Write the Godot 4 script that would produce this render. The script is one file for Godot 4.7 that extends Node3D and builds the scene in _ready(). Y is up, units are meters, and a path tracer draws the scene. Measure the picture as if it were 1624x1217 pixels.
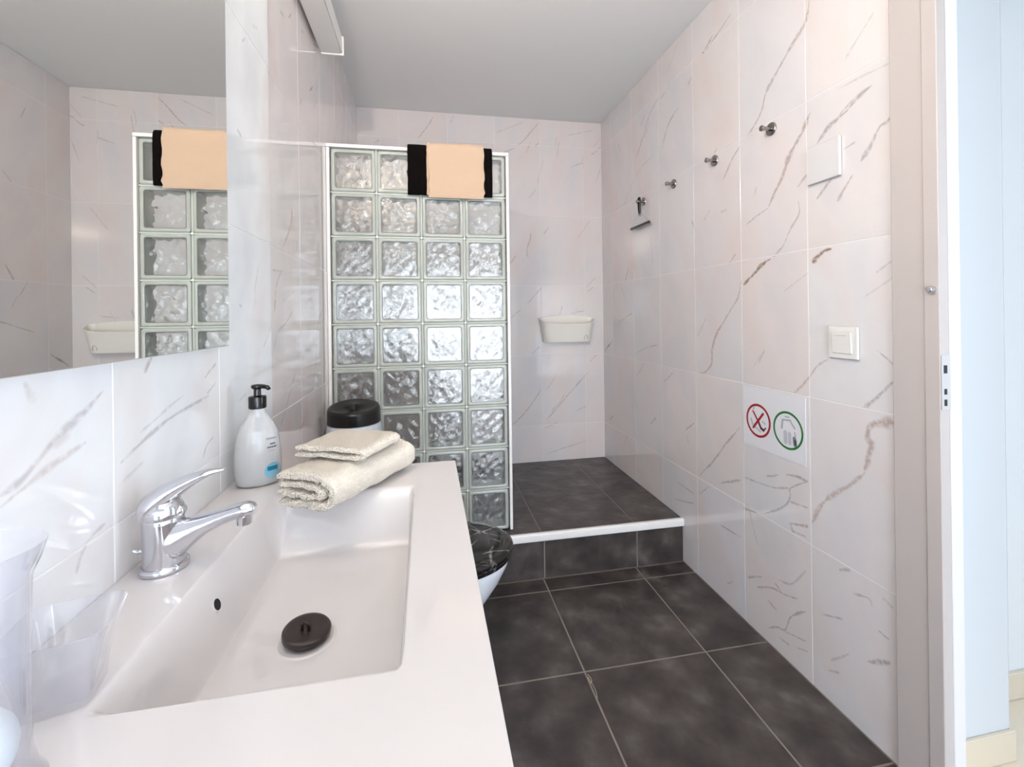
extends Node3D
# A narrow bathroom seen from beside the basin. Units are metres; V(x, y, d) is a point d metres ahead of the camera's place.

const XR := 1.248      # tile face of the right wall
const XL := -0.43      # tile face of the wall behind the basin
const XLF := -0.44     # tile face of the left wall further in, set back a little
const ZC := 1.352      # where the left wall sets back
const DB := 3.061      # tile face of the back wall
const CEIL := 2.6285
const PLAT := 0.2156   # height of the shower platform
const PF := 2.0516     # its front edge
const GZ := 2.12       # front of the glass block partition
const DECK := 0.882    # top of the basin
const TW := 0.3212     # wall tile width
const TH := 0.4927     # wall tile height
const ROW0 := -0.024
const FS := 0.4673     # floor tile
const NEAR_Z := -1.9

var M := {}
var rng := RandomNumberGenerator.new()
var taken := {}

func V(x: float, y: float, d: float) -> Vector3:
	return Vector3(x, y, -d)

func _ready() -> void:
	rng.seed = 7
	set_camera()
	set_light()
	make_materials()
	build_shell()
	build_hall()
	build_partition()
	build_vanity()
	build_mirror()
	build_toilet()
	build_wall_fittings()
	build_towels()
	build_deck_things()
	build_bin()
	build_thread()

# ------------------------------------------------------------------ camera, sky, light
func set_camera() -> void:
	var cam := Camera3D.new()
	cam.name = "camera"
	add_child(cam)
	cam.transform = Transform3D(Basis(Vector3(0.98309, -0.0127, 0.18268), Vector3(0.012486, 0.999919, 0.00232), Vector3(-0.182694, 0, 0.98317)), V(0, 1.2454, 0))
	cam.projection = Camera3D.PROJECTION_FRUSTUM
	cam.near = 0.02
	cam.far = 60.0
	cam.size = cam.near * 1217.0 / 709.1155
	cam.frustum_offset = Vector2((812.0 - 810.164) / 709.1155, -(608.5 - 500.738) / 709.1155) * cam.near
	cam.current = true

func set_light() -> void:
	var we := WorldEnvironment.new()
	we.name = "environment"
	var e := Environment.new()
	e.background_mode = Environment.BG_SKY
	var sky := Sky.new()
	var sm := ProceduralSkyMaterial.new()
	sm.sky_top_color = Color(0.45, 0.62, 0.86)
	sm.sky_horizon_color = Color(0.78, 0.84, 0.9)
	sm.ground_horizon_color = Color(0.7, 0.72, 0.72)
	sm.ground_bottom_color = Color(0.5, 0.48, 0.45)
	sky.sky_material = sm
	e.sky = sky
	e.tonemap_mode = Environment.TONE_MAPPER_LINEAR
	e.tonemap_exposure = 1.83
	e.sdfgi_enabled = true
	e.ssao_enabled = true
	e.ssil_enabled = true
	we.environment = e
	add_child(we)
	# daylight entering by the tall window of the next room
	area("hall_window_daylight", V(4.52, 1.25, 0.0), Vector3(-1, 0, 0), Vector2(0.8, 2.2), Color(0.88, 0.94, 1.0), 2.6)
	# unseen frosted window added at the near end as cool daylight fill
	area("bathroom_window_fill", V(0.4, 0.95, NEAR_Z + 0.06), Vector3(0, 0, -1), Vector2(1.5, 1.66), Color(0.905, 0.95, 1.0), 3.7)

func area(called: String, at: Vector3, towards: Vector3, size: Vector2, c: Color, energy: float) -> void:
	var l := AreaLight3D.new()
	l.name = called
	add_child(l)
	l.look_at_from_position(at, at + towards, Vector3.UP)
	l.area_size = size
	l.light_color = c
	l.light_energy = energy
	l.shadow_enabled = true
	l.area_range = 12.0
	l.area_attenuation = 2.0

# ------------------------------------------------------------------ nodes
func numbered(n: String) -> String:
	if not taken.has(n):
		taken[n] = 0
		return n
	taken[n] += 1
	return "%s_%03d" % [n, taken[n]]

func meta(o: Node, label := "", category := "", group := "", kind := "") -> Node:
	for k in [["label", label], ["category", category], ["group", group], ["kind", kind]]:
		if k[1] != "":
			o.set_meta(k[0], k[1])
	return o

func thing(called: String, label: String, category: String, at := Vector3.ZERO, group := "", kind := "") -> Node3D:
	var o := Node3D.new()
	o.name = numbered(called)
	add_child(o)
	o.position = at
	meta(o, label, category, group, kind)
	return o

func part(called: String, mesh: Mesh, mat: Material, parent: Node3D, at := Vector3.ZERO) -> MeshInstance3D:
	var o := MeshInstance3D.new()
	o.name = called
	o.mesh = mesh
	o.material_override = mat
	o.cast_shadow = GeometryInstance3D.SHADOW_CASTING_SETTING_ON
	parent.add_child(o, true)
	o.position = at
	return o

func solo(called: String, mesh: Mesh, mat: Material, label: String, category: String, at := Vector3.ZERO, group := "", kind := "") -> MeshInstance3D:
	var o := part(numbered(called), mesh, mat, self, at)
	meta(o, label, category, group, kind)
	return o

# ------------------------------------------------------------------ shapes
class Mb:
	var v := PackedVector3Array()
	var n := PackedVector3Array()
	var uv := PackedVector2Array()
	var ix := PackedInt32Array()
	func vert(p: Vector3, nn: Vector3, t := Vector2.ZERO) -> int:
		v.append(p); n.append(nn); uv.append(t)
		return v.size() - 1
	func tri(a: int, b: int, c: int) -> void:
		# keep the front clockwise as seen from where the normals point
		var g := (v[b] - v[a]).cross(v[c] - v[a])
		if g.dot(n[a] + n[b] + n[c]) > 0.0:
			ix.append_array([a, c, b])
		else:
			ix.append_array([a, b, c])
	func quad(a: int, b: int, c: int, d: int) -> void:
		tri(a, b, c); tri(a, c, d)
	func flat(a: Vector3, b: Vector3, c: Vector3, d: Vector3, out: Vector3, ta := Vector2.ZERO, tb := Vector2.ZERO, tc := Vector2.ZERO, td := Vector2.ZERO) -> void:
		quad(vert(a, out, ta), vert(b, out, tb), vert(c, out, tc), vert(d, out, td))
	# a box with rounded edges, any axes: corners at c +- x +- y +- z, bevel r
	func box(c: Vector3, h: Vector3, r := 0.002, bas := Basis.IDENTITY, uvf = null) -> void:
		r = minf(r, minf(h.x, minf(h.y, h.z)) * 0.98)
		var id := {}
		for sx in [-1, 1]:
			for sy in [-1, 1]:
				for sz in [-1, 1]:
					var s := Vector3(sx, sy, sz)
					for a in 3:
						var q := Vector3(s.x * (h.x - (0.0 if a == 0 else r)), s.y * (h.y - (0.0 if a == 1 else r)), s.z * (h.z - (0.0 if a == 2 else r)))
						var nn := Vector3.ZERO
						nn[a] = s[a]
						var w := c + bas * q
						id[[sx, sy, sz, a]] = vert(w, bas * nn, uvf.call(w) if uvf != null else Vector2(q.x, q.y))
		for a in 3:
			var b := (a + 1) % 3
			var d := (a + 2) % 3
			for sa in [-1, 1]:
				var loop := []
				for k in [[-1, -1], [1, -1], [1, 1], [-1, 1]]:
					var s := [0, 0, 0]
					s[a] = sa; s[b] = k[0]; s[d] = k[1]
					loop.append(id[[s[0], s[1], s[2], a]])
				quad(loop[0], loop[1], loop[2], loop[3])
			for sb in [-1, 1]:
				for sd in [-1, 1]:
					var s := [0, 0, 0]
					s[b] = sb; s[d] = sd
					s[a] = -1
					var p0: int = id[[s[0], s[1], s[2], b]]
					var p1: int = id[[s[0], s[1], s[2], d]]
					s[a] = 1
					quad(p0, p1, id[[s[0], s[1], s[2], d]], id[[s[0], s[1], s[2], b]])
		for sx in [-1, 1]:
			for sy in [-1, 1]:
				for sz in [-1, 1]:
					tri(id[[sx, sy, sz, 0]], id[[sx, sy, sz, 1]], id[[sx, sy, sz, 2]])
	# rows of rings of equal length, smooth; closed around; caps optional. Rings run x towards z for rows that rise.
	func loft(rings: Array, cap0 := true, cap1 := true, around := true, uvs := Vector2(1, 1)) -> void:
		var base := v.size()
		var rows := rings.size()
		var cols: int = rings[0].size()
		var wrap := cols + 1 if around else cols
		for i in rows:
			for j in wrap:
				vert(rings[i][j % cols], Vector3.ZERO, Vector2(float(j) / (wrap - 1) * uvs.x, float(i) / maxi(1, rows - 1) * uvs.y))
		var quads := []
		for i in rows - 1:
			for j in wrap - 1:
				var a := base + i * wrap + j
				quads.append([a, a + 1, a + wrap + 1, a + wrap])
		for q in quads:
			var g := -(v[q[2]] - v[q[0]]).cross(v[q[3]] - v[q[1]])
			for k in q:
				n[k] += g
		if around:
			for i in rows:
				var s := n[base + i * wrap] + n[base + i * wrap + cols]
				n[base + i * wrap] = s
				n[base + i * wrap + cols] = s
		for k in range(base, v.size()):
			n[k] = n[k].normalized() if n[k].length_squared() > 1e-20 else Vector3.UP
		for q in quads:
			ix.append_array([q[0], q[1], q[2], q[0], q[2], q[3]])
		for e in [[cap0, 0, 1], [cap1, rows - 1, rows - 2]]:
			if e[0]:
				cap(rings[e[1]], _mid(rings[e[1]]) - _mid(rings[e[2]]))
	func _mid(r: Array) -> Vector3:
		var c := Vector3.ZERO
		for p in r:
			c += p
		return c / r.size()
	func cap(ring: Array, towards: Vector3) -> void:
		var c := _mid(ring)
		var nn := Vector3.ZERO
		for j in ring.size():
			nn += (ring[j] - c).cross(ring[(j + 1) % ring.size()] - c)
		nn = nn.normalized()
		if nn.dot(towards) < 0.0:
			nn = -nn
		var m := vert(c, nn, Vector2(0.5, 0.5))
		var first := v.size()
		for p in ring:
			vert(p, nn, Vector2(0.5, 0.5))
		for j in ring.size():
			tri(m, first + j, first + (j + 1) % ring.size())
	func lathe(c: Vector3, profile: Array, seg := 40, cap0 := true, cap1 := true, sx := 1.0, sz := 1.0) -> void:
		var rings := []
		for p in profile:
			var r := []
			for j in seg:
				var a := TAU * j / seg
				r.append(c + Vector3(p.x * cos(a) * sx, p.y, p.x * sin(a) * sz))
			rings.append(r)
		loft(rings, cap0, cap1)
	# a tube along points; radii give half width (across) and half height
	func tube(path: Array, rad: Array, seg := 16, up := Vector3.UP, cap0 := true, cap1 := true) -> void:
		var rings := []
		for i in path.size():
			var t: Vector3 = (path[mini(i + 1, path.size() - 1)] - path[maxi(i - 1, 0)]).normalized()
			var side := t.cross(up)
			if side.length() < 1e-4:
				side = t.cross(Vector3(0.3, 0.1, 1))
			side = side.normalized()
			var nn := side.cross(t).normalized()
			var b := nn.cross(t)
			var ra: Vector2 = rad[i] if rad[i] is Vector2 else Vector2(rad[i], rad[i])
			var r := []
			for j in seg:
				var a := TAU * j / seg
				r.append(path[i] + nn * cos(a) * ra.y + b * sin(a) * ra.x)
			rings.append(r)
		loft(rings, cap0, cap1)
	func done() -> ArrayMesh:
		var a := []
		a.resize(Mesh.ARRAY_MAX)
		a[Mesh.ARRAY_VERTEX] = v
		a[Mesh.ARRAY_NORMAL] = n
		a[Mesh.ARRAY_TEX_UV] = uv
		a[Mesh.ARRAY_INDEX] = ix
		var m := ArrayMesh.new()
		m.add_surface_from_arrays(Mesh.PRIMITIVE_TRIANGLES, a)
		return m

func box_mesh(size: Vector3, r := 0.002, at := Vector3.ZERO) -> ArrayMesh:
	var b := Mb.new()
	b.box(at, size / 2, r)
	return b.done()

# a box between two corners given as V(x, y, d)
func span(a: Vector3, c: Vector3, r := 0.002) -> ArrayMesh:
	return box_mesh((c - a).abs(), r, (a + c) / 2)

func smooth(a: Array, n := 6) -> Array:
	# a curve through points of any vector kind
	var out := []
	for i in a.size() - 1:
		var p0 = a[maxi(i - 1, 0)]
		var p1 = a[i]
		var p2 = a[i + 1]
		var p3 = a[mini(i + 2, a.size() - 1)]
		for k in n:
			out.append(p1.cubic_interpolate(p2, p0, p3, float(k) / n))
	out.append(a[a.size() - 1])
	return out

# ------------------------------------------------------------------ materials
func mat(c: Color, rough := 0.5, metal := 0.0, spec := 0.5) -> StandardMaterial3D:
	var m := StandardMaterial3D.new()
	m.albedo_color = c
	m.roughness = rough
	m.metallic = metal
	m.metallic_specular = spec
	return m

func noise_tex(freq: float, octaves := 4, normal := false, size := 256, ramp: Gradient = null, sd := 1) -> NoiseTexture2D:
	var f := FastNoiseLite.new()
	f.noise_type = FastNoiseLite.TYPE_SIMPLEX_SMOOTH
	f.frequency = freq
	f.fractal_octaves = octaves
	f.seed = sd
	var t := NoiseTexture2D.new()
	t.width = size
	t.height = size
	t.seamless = true
	t.noise = f
	t.as_normal_map = normal
	if ramp:
		t.color_ramp = ramp
	return t

func grad(stops: Array) -> Gradient:
	var g := Gradient.new()
	g.offsets = PackedFloat32Array(stops.map(func(s): return s[0]))
	g.colors = PackedColorArray(stops.map(func(s): return s[1]))
	return g

func tri_map(m: StandardMaterial3D, scale: float) -> void:
	m.uv1_triplanar = true
	m.uv1_world_triplanar = true
	m.uv1_scale = Vector3.ONE * scale

func glass(c: Color, alpha: float, rough := 0.02, ior := 0.05) -> StandardMaterial3D:
	var m := mat(Color(c, alpha), rough)
	m.transparency = BaseMaterial3D.TRANSPARENCY_ALPHA
	m.refraction_enabled = true
	m.refraction_scale = ior
	return m

func make_materials() -> void:
	M.grout = mat(Color(0.94, 0.93, 0.925), 0.8)
	M.plaster = mat(Color(0.93, 0.93, 0.92), 0.9)
	M.plaster.normal_enabled = true
	M.plaster.normal_texture = noise_tex(0.06, 4, true)
	M.plaster.normal_scale = 0.15
	tri_map(M.plaster, 3.0)
	M.hall = mat(Color(0.9, 0.91, 0.92), 0.9)
	M.ceiling = mat(Color(0.935, 0.935, 0.93), 0.9)
	M.ceramic = mat(Color(0.862, 0.842, 0.842), 0.08)
	M.ceramic.clearcoat_enabled = true
	M.ceramic.clearcoat = 0.4
	M.ceramic.clearcoat_roughness = 0.04
	M.toilet = mat(Color(0.9, 0.91, 0.93), 0.06)
	M.white_plastic = mat(Color(0.9, 0.89, 0.88), 0.35)
	M.frame = mat(Color(0.755, 0.722, 0.71), 0.45)  # white paint toned beige: the casing's shading is in the colour
	M.reveal = mat(Color(0.83, 0.845, 0.86), 0.9)
	M.frame_edge = mat(Color(0.88, 0.87, 0.88), 0.4)
	M.cream = mat(Color(0.87, 0.82, 0.74), 0.35)
	M.hall_floor = mat(Color(0.9, 0.85, 0.77), 0.4)
	M.trim = mat(Color(0.93, 0.92, 0.91), 0.3)
	M.chrome = mat(Color(0.83, 0.83, 0.85), 0.05, 1.0)
	M.steel = mat(Color(0.62, 0.6, 0.59), 0.22, 1.0)
	M.mirror = mat(Color(0.95, 0.955, 0.945), 0.0, 1.0)
	M.black = mat(Color(0.025, 0.02, 0.02), 0.28)
	M.black_gloss = mat(Color(0.016, 0.014, 0.014), 0.1)
	M.dark_rubber = mat(Color(0.16, 0.12, 0.115), 0.35)
	M.hole = mat(Color(0.05, 0.045, 0.045), 0.6)
	M.cabinet = mat(Color(0.86, 0.85, 0.84), 0.3)
	M.plate = mat(Color(0.85, 0.845, 0.85), 0.4)
	M.strike = mat(Color(0.78, 0.77, 0.77), 0.4, 0.3)
	M.dish = mat(Color(0.945, 0.925, 0.89), 0.35)
	M.dish_mark = mat(Color(0.66, 0.63, 0.6), 0.4)
	M.block_rim = glass(Color(0.895, 0.91, 0.88), 0.5, 0.06)
	M.block_pane = glass(Color(0.985, 0.99, 0.985), 0.02, 0.02)
	M.mortar = mat(Color(0.76, 0.79, 0.75), 0.6)
	M.clear = mat(Color(0.7, 0.7, 0.76, 0.15), 0.03)
	M.clear.transparency = BaseMaterial3D.TRANSPARENCY_ALPHA
	M.bottle = glass(Color(0.95, 0.95, 0.95), 0.4, 0.12, 0.04)
	M.liquid = mat(Color(0.93, 0.92, 0.92), 0.25)
	M.bag = mat(Color(0.86, 0.88, 0.93), 0.3)
	M.bag.backlight_enabled = true
	M.bag.backlight = Color(0.4, 0.4, 0.42)
	M.towel_white = cloth(Color(0.97, 0.925, 0.865), 2.0)
	M.towel_peach = cloth(Color(0.8, 0.695, 0.6), 0.4)
	M.mat_black = cloth(Color(0.055, 0.035, 0.035), 0.8)
	M.lamp_glow = mat(Color(1, 0.97, 0.9), 0.4)
	M.lamp_glow.emission_enabled = true
	M.lamp_glow.emission = Color(1.0, 0.9, 0.76)
	M.lamp_glow.emission_energy_multiplier = 6.0
	# dark slate floor tiles
	M.slate = mat(Color.WHITE, 0.32)
	M.slate.albedo_texture = noise_tex(0.005, 7, false, 1024, grad([[0.0, Color(0.19, 0.168, 0.164)], [0.4, Color(0.25, 0.222, 0.216)], [0.55, Color(0.282, 0.25, 0.24)], [0.72, Color(0.318, 0.292, 0.285)], [1.0, Color(0.43, 0.395, 0.375)]]), 11)
	M.slate.roughness = 0.36
	M.slate.normal_enabled = true
	M.slate.normal_texture = noise_tex(0.03, 5, true, 256, null, 3)
	M.slate.normal_scale = 0.1
	tri_map(M.slate, 1.05)
	M.floor_grout = mat(Color(0.56, 0.52, 0.48), 0.9)

func cloth(c: Color, relief: float) -> StandardMaterial3D:
	var m := mat(c, 1.0, 0.0, 0.2)
	m.normal_enabled = true
	m.normal_texture = noise_tex(0.13, 3, true, 256, null, 9)
	m.normal_scale = relief
	m.rim_enabled = true
	m.rim = 0.4
	m.rim_tint = 0.6
	tri_map(m, 9.0)
	return m

const VEINS_RIGHT := [
	[22,1,62,1265,1899,1299,1851,1330,1820,1363,1773,1402,1719,1438,1668,1454,1637],[14,1,55,1267,2273,1285,2213,1339,2171,1417,2104,1457,2062,1490,1999,1524,1966,1559,1941],[14,0,60,1060,1885,1105,1870,1145,1845,1203,1825,1243,1790],
	[10,1,45,1085,1876,1138,1861,1174,1835],[12,0,55,992,1810,1015,1769,1038,1759,1062,1719,1094,1682],[8,0,45,1320,1623,1317,1579,1358,1530,1387,1483,1436,1448],
	[14,2,75,1447,1442,1500,1421,1540,1392,1593,1355],[12,1,55,1602,1373,1629,1305,1685,1246,1766,1153,1803,1081,1809,1018,1861,975,1900,967],[18,2,75,1194,1443,1232,1432,1264,1408],
	[11,0,50,2249,2419,2344,2369,2422,2281,2518,2180],[9,0,50,2393,2403,2451,2355],[10,0,55,2045,2279,2145,2232,2212,2125],
	[8,0,50,1934,2368,1961,2346],[6,0,35,2302,2129,2507,2088,2687,1942],[6,0,40,1753,1966,1776,1937],
	[9,0,50,1607,1916,1659,1874,1714,1812],[12,0,55,1191,1662,1214,1642,1245,1611],[10,0,50,1121,1653,1148,1617,1174,1586],
	[7,0,45,1285,1705,1324,1674],[7,0,45,1113,1747,1150,1739],[8,0,60,1059,1723,1072,1704],
	[7,0,40,1454,1633,1519,1616,1577,1596],[9,0,45,1640,1488,1680,1449],[9,0,55,2638,1533,2686,1457],
	[5,0,28,1281,1376,1389,1319],[6,0,30,1002,1388,1055,1354],[6,0,28,998,1342,1093,1284],
	[6,0,30,1517,1729,1528,1696],[7,0,35,1803,1707,1850,1671],[8,0,30,1689,1681,1730,1681],
	[26,1,60,1007,945,1036,936,1070,911,1082,880,1071,855,1095,779],[16,1,50,1095,779,1139,723,1199,670,1243,615,1281,540],[11,0,50,1008,1054,1030,1030,1063,991,1096,959],
	[9,1,45,1214,1094,1251,1071,1290,1021,1348,962],[7,0,35,1483,1105,1514,1051],[5,0,25,1546,1032,1493,1097],
	[9,0,55,1481,630,1423,654],[10,0,60,1387,666,1335,677,1295,675],[9,0,60,1295,675,1370,627,1370,596,1398,550,1493,481],
	[7,1,50,1609,581,1462,596,1370,624],[9,1,60,1372,502,1297,526],[9,1,50,1364,475,1306,483],
	[6,0,50,1372,499,1360,474],[8,0,45,1371,579,1296,586],[8,0,50,1612,453,1535,467],
	[7,0,55,1589,186,1510,231],[8,0,60,1544,176,1468,217,1399,232,1344,251],[6,0,45,1484,160,1439,150],
	[6,0,40,1437,266,1370,290,1307,372],[8,0,60,1481,57,1440,89,1401,104,1372,172,1309,230],[7,0,50,1401,100,1311,127],
	[7,0,50,1430,57,1383,61],[7,0,50,1346,81,1303,98],[7,1,45,1447,244,1418,232],
	[8,0,50,1135,397,1089,412,1077,396],[6,0,45,1244,262,1170,295],[7,0,50,1060,336,1031,333],
	[11,0,60,1092,223,1026,271],[6,0,35,1216,136,1151,204],[7,0,40,1224,97,1187,119],
	[8,0,45,1182,442,1147,464],[7,0,35,1047,438,1019,427],[6,0,45,1726,322,1635,326],
	[6,0,40,1717,86,1677,118],[10,2,60,2904,1065,3033,981],[7,0,40,2273,1072,2410,1049,2563,1002],
	[7,0,50,2130,939,2227,875],[6,0,45,2441,956,2551,858],[9,0,55,1944,722,2016,670],
	[9,0,50,1628,776,1703,697,1802,584,1911,482],[11,0,50,1624,563,1754,501],[6,0,45,2098,381,1952,377],
	[6,0,50,1839,453,1913,392],[7,0,50,2122,285,1953,330],[6,0,50,1758,317,1629,327],
	[7,0,50,2309,663,2378,614],[7,0,40,2678,474,2733,398],[7,0,40,2588,1252,2802,1190],
	[8,0,55,2900,548,2963,501],[7,0,35,1841,1224,1907,1140],[7,0,40,2006,649,1997,604],
	[9,2,65,1771,2469,1808,2446,1846,2432],[7,0,50,2172,2415,2219,2402],[7,1,40,2334,2334,2417,2266],
	[7,1,22,2047,2599,2158,2510],[6,0,25,994,1922,1083,1927,1164,1931],[6,0,25,1053,2089,1141,2005],
	[8,0,50,1646,2485,1817,2429]]
const VEINS_BACK := [
	[7,0,45,794,1446,689,1329],[8,0,45,771,1026,719,977],[8,0,45,1195,955,1141,905],
	[8,0,55,1122,828,1013,713,816,503],[8,0,50,785,731,697,610,593,498],[9,0,50,1109,589,1037,559],
	[8,0,35,1106,341,813,267],[7,0,45,1175,1445,1129,1411],[7,0,40,1002,1258,1109,1274],
	[10,0,40,610,514,559,484],[6,0,35,637,1287,569,1230],[9,1,55,49,2597,19,2536,-51,2442],
	[9,0,60,787,2607,744,2552,679,2475,626,2436],[7,0,40,615,2415,510,2373],[6,0,35,670,2599,481,2515],
	[10,0,55,-304,2417,-328,2396],[12,1,40,785,2461,753,2438],[6,0,40,1017,2302,1112,2338],
	[6,0,40,848,1870,811,1816],[7,0,40,1197,1514,1124,1446],[6,0,30,760,2134,705,2066],
	[5,0,30,1154,1923,1057,1785],[6,0,30,1256,2359,1206,2197],[6,0,35,997,2526,1187,2574],
	[6,1,30,1259,2542,1185,2447]]
const VEINS_SHADE_LEFT := [
	[8,0,36,689,1151,654,1129,617,1109,587,1090,565,1076,542,1069],[7,1,28,657,1093,607,1079,567,1066,542,1056],[6,0,36,1014,1154,968,1131],
	[7,0,40,984,1096,925,1090,834,1077,755,1056,722,1044],[6,0,32,1013,1116,976,1100],[5,0,24,888,1111,766,1076],
	[6,0,44,1000,1007,973,998,959,978],[8,1,20,775,1030,726,1015],[9,1,20,571,1180,583,1159],  # second stroke is partly the tap's shadow, painted in as a brownish vein
	[12,1,20,626,1112,610,1103],[7,1,32,690,974,670,970,651,957,640,934],[5,0,32,1167,1067,1129,1056],
	[5,0,36,1347,1225,1286,1168],[6,0,32,1136,1280,1148,1275],[9,0,40,1171,1913,1192,1932],
	[9,0,36,1137,1686,1157,1679],[7,1,20,1239,1993,1271,2007]]
const VEINS_LEFT_FAR := [
	[10,1,45,1598,1614,1573,1546,1495,1466],[10,1,45,1492,1395,1432,1346,1411,1266],[11,1,40,1595,1268,1506,1228,1436,1204,1407,1157],
	[10,1,35,2013,1281,1936,1221,1895,1089,1841,990],[8,0,50,1704,877,1650,853],[9,1,40,1654,1512,1640,1474],
	[8,1,35,1397,1386,1492,1389],[7,1,25,1610,1338,1488,1299],[9,0,40,1500,2203,1535,2208],
	[9,0,50,1585,2241,1612,2270],[9,0,55,1740,2294,1772,2305],[9,0,50,1881,2468,1899,2473],
	[9,1,40,1912,2352,1991,2380],[9,0,50,1847,2127,1903,2172],[9,0,40,1416,1945,1426,1946],
	[9,1,35,1959,2149,1918,2097],[9,1,30,1729,2039,1712,2011]]

# ------------------------------------------------------------------ marble print
const TONES := [Color(0.58, 0.545, 0.545), Color(0.63, 0.55, 0.52), Color(0.45, 0.35, 0.29)]

# The printed face of a tiled wall: u runs u0..u1, v runs 0..CEIL; us and vs are the joints, so that each tile has a batch tone of its own; the left walls' tones also carry daylight and shade.
func marble(u0: float, u1: float, us: Array, vs: Array, tones: Array, veins: Array, spare: int, sd: int, px_per_m := 720.0) -> StandardMaterial3D:
	var w := int((u1 - u0) * px_per_m)
	var h := int(CEIL * px_per_m)
	var im := Image.create(w, h, false, Image.FORMAT_RGBA8)
	var r := RandomNumberGenerator.new()
	r.seed = sd
	var ue := [u0] + us + [u1]
	var ve := [0.0] + vs + [CEIL]
	for i in ue.size() - 1:
		for j in ve.size() - 1:
			var base: Color = tones[r.randi() % tones.size()]
			var k := r.randf_range(-0.008, 0.008)
			base = Color(base.r + k, base.g + k, base.b + k)
			im.fill_rect(Rect2i(int((ue[i] - u0) * px_per_m), int((CEIL - ve[j + 1]) * px_per_m), int((ue[i + 1] - ue[i]) * px_per_m) + 2, int((ve[j + 1] - ve[j]) * px_per_m) + 2), base)
	# soft clouds of pink and grey in the stone
	var f := FastNoiseLite.new()
	f.seed = sd
	f.frequency = 0.035
	f.fractal_octaves = 4
	var cw := 160
	var ch := int(160.0 * h / w)
	var cloud := Image.create(cw, ch, false, Image.FORMAT_RGBA8)
	for y in ch:
		for x in cw:
			var a := f.get_noise_2d(x, y * 0.7 + x * 0.5)
			var b := f.get_noise_2d(x * 0.8 + 300.0, y * 0.8)
			var c := Color(0.88, 0.8, 0.78) if a > 0.0 else Color(0.81, 0.815, 0.84)
			cloud.set_pixel(x, y, Color(c, clampf(absf(a) * 0.55 + b * 0.18, 0.0, 0.42)))
	cloud.resize(w, h, Image.INTERPOLATE_CUBIC)
	im.blend_rect(cloud, Rect2i(0, 0, w, h), Vector2i.ZERO)
	# veins
	var layer := Image.create(w, h, false, Image.FORMAT_RGBA8)
	layer.fill(Color(0.6, 0.57, 0.57, 0.0))
	for a in veins:
		var pts := []
		for k in range(3, a.size(), 2):
			pts.append(Vector2((a[k] * 0.001 - u0) * px_per_m, (CEIL - a[k + 1] * 0.001) * px_per_m))
		vein(layer, pts, a[0] * 0.001 * px_per_m, TONES[a[1]], a[2] * 0.01, r, f)
	for k in spare:
		var p := Vector2(r.randf() * w, r.randf() * h)
		var dir := Vector2.from_angle(deg_to_rad(r.randf_range(105, 140)))
		var pts := [p]
		for s in r.randi_range(1, 4):
			dir = dir.rotated(r.randf_range(-0.35, 0.35))
			p += dir * r.randf_range(0.025, 0.07) * px_per_m
			pts.append(p)
		vein(layer, pts, r.randf_range(0.004, 0.009) * px_per_m, TONES[0 if r.randf() < 0.7 else 1], r.randf_range(0.22, 0.5), r, f)
	im.blend_rect(layer, Rect2i(0, 0, w, h), Vector2i.ZERO)
	var m := mat(Color.WHITE, 0.1)
	m.albedo_texture = ImageTexture.create_from_image(im)
	m.texture_repeat = false
	m.clearcoat_enabled = true
	m.clearcoat = 0.3
	m.clearcoat_roughness = 0.05
	return m

func vein(im: Image, pts: Array, width: float, c: Color, alpha: float, r: RandomNumberGenerator, f: FastNoiseLite) -> void:
	var w := im.get_width()
	var h := im.get_height()
	var way := smooth(pts, 8) if pts.size() > 2 else pts
	var total := 0.0
	for i in way.size() - 1:
		total += way[i].distance_to(way[i + 1])
	var run := 0.0
	var seed_at := r.randf() * 1000.0
	for i in way.size() - 1:
		var a: Vector2 = way[i]
		var b: Vector2 = way[i + 1]
		var side := (b - a).normalized().orthogonal()
		var n := maxi(1, int(a.distance_to(b) / 1.3))
		for k in n:
			var t := (run + a.distance_to(b) * k / n) / maxf(total, 1.0)
			var wave := f.get_noise_1d(seed_at + t * total * 0.22)
			var p := a.lerp(b, float(k) / n) + side * wave * width * 0.5
			var thick := width * 0.62 * (0.36 + 1.0 * absf(f.get_noise_1d(seed_at + 500.0 + t * total * 0.2)) * 1.6) * clampf(minf(t, 1.0 - t) * 7.0 + 0.25, 0.0, 1.0)
			thick = maxf(thick, 0.7)
			var rad := int(ceil(thick)) + 1
			for dy in range(-rad, rad + 1):
				for dx in range(-rad, rad + 1):
					var x := int(p.x) + dx
					var y := int(p.y) + dy
					if x < 0 or y < 0 or x >= w or y >= h:
						continue
					var d := Vector2(x + 0.5 - p.x, y + 0.5 - p.y).length()
					var al := alpha * clampf((1.0 - d / (thick * 1.25 + 0.6)) * 1.35, 0.0, 1.0) * clampf(0.85 + f.get_noise_2d(x * 2.2, y * 2.2) * 1.1, 0.15, 1.0)
					if al > im.get_pixel(x, y).a:
						im.set_pixel(x, y, Color(c, al))
		run += a.distance_to(b)

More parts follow.
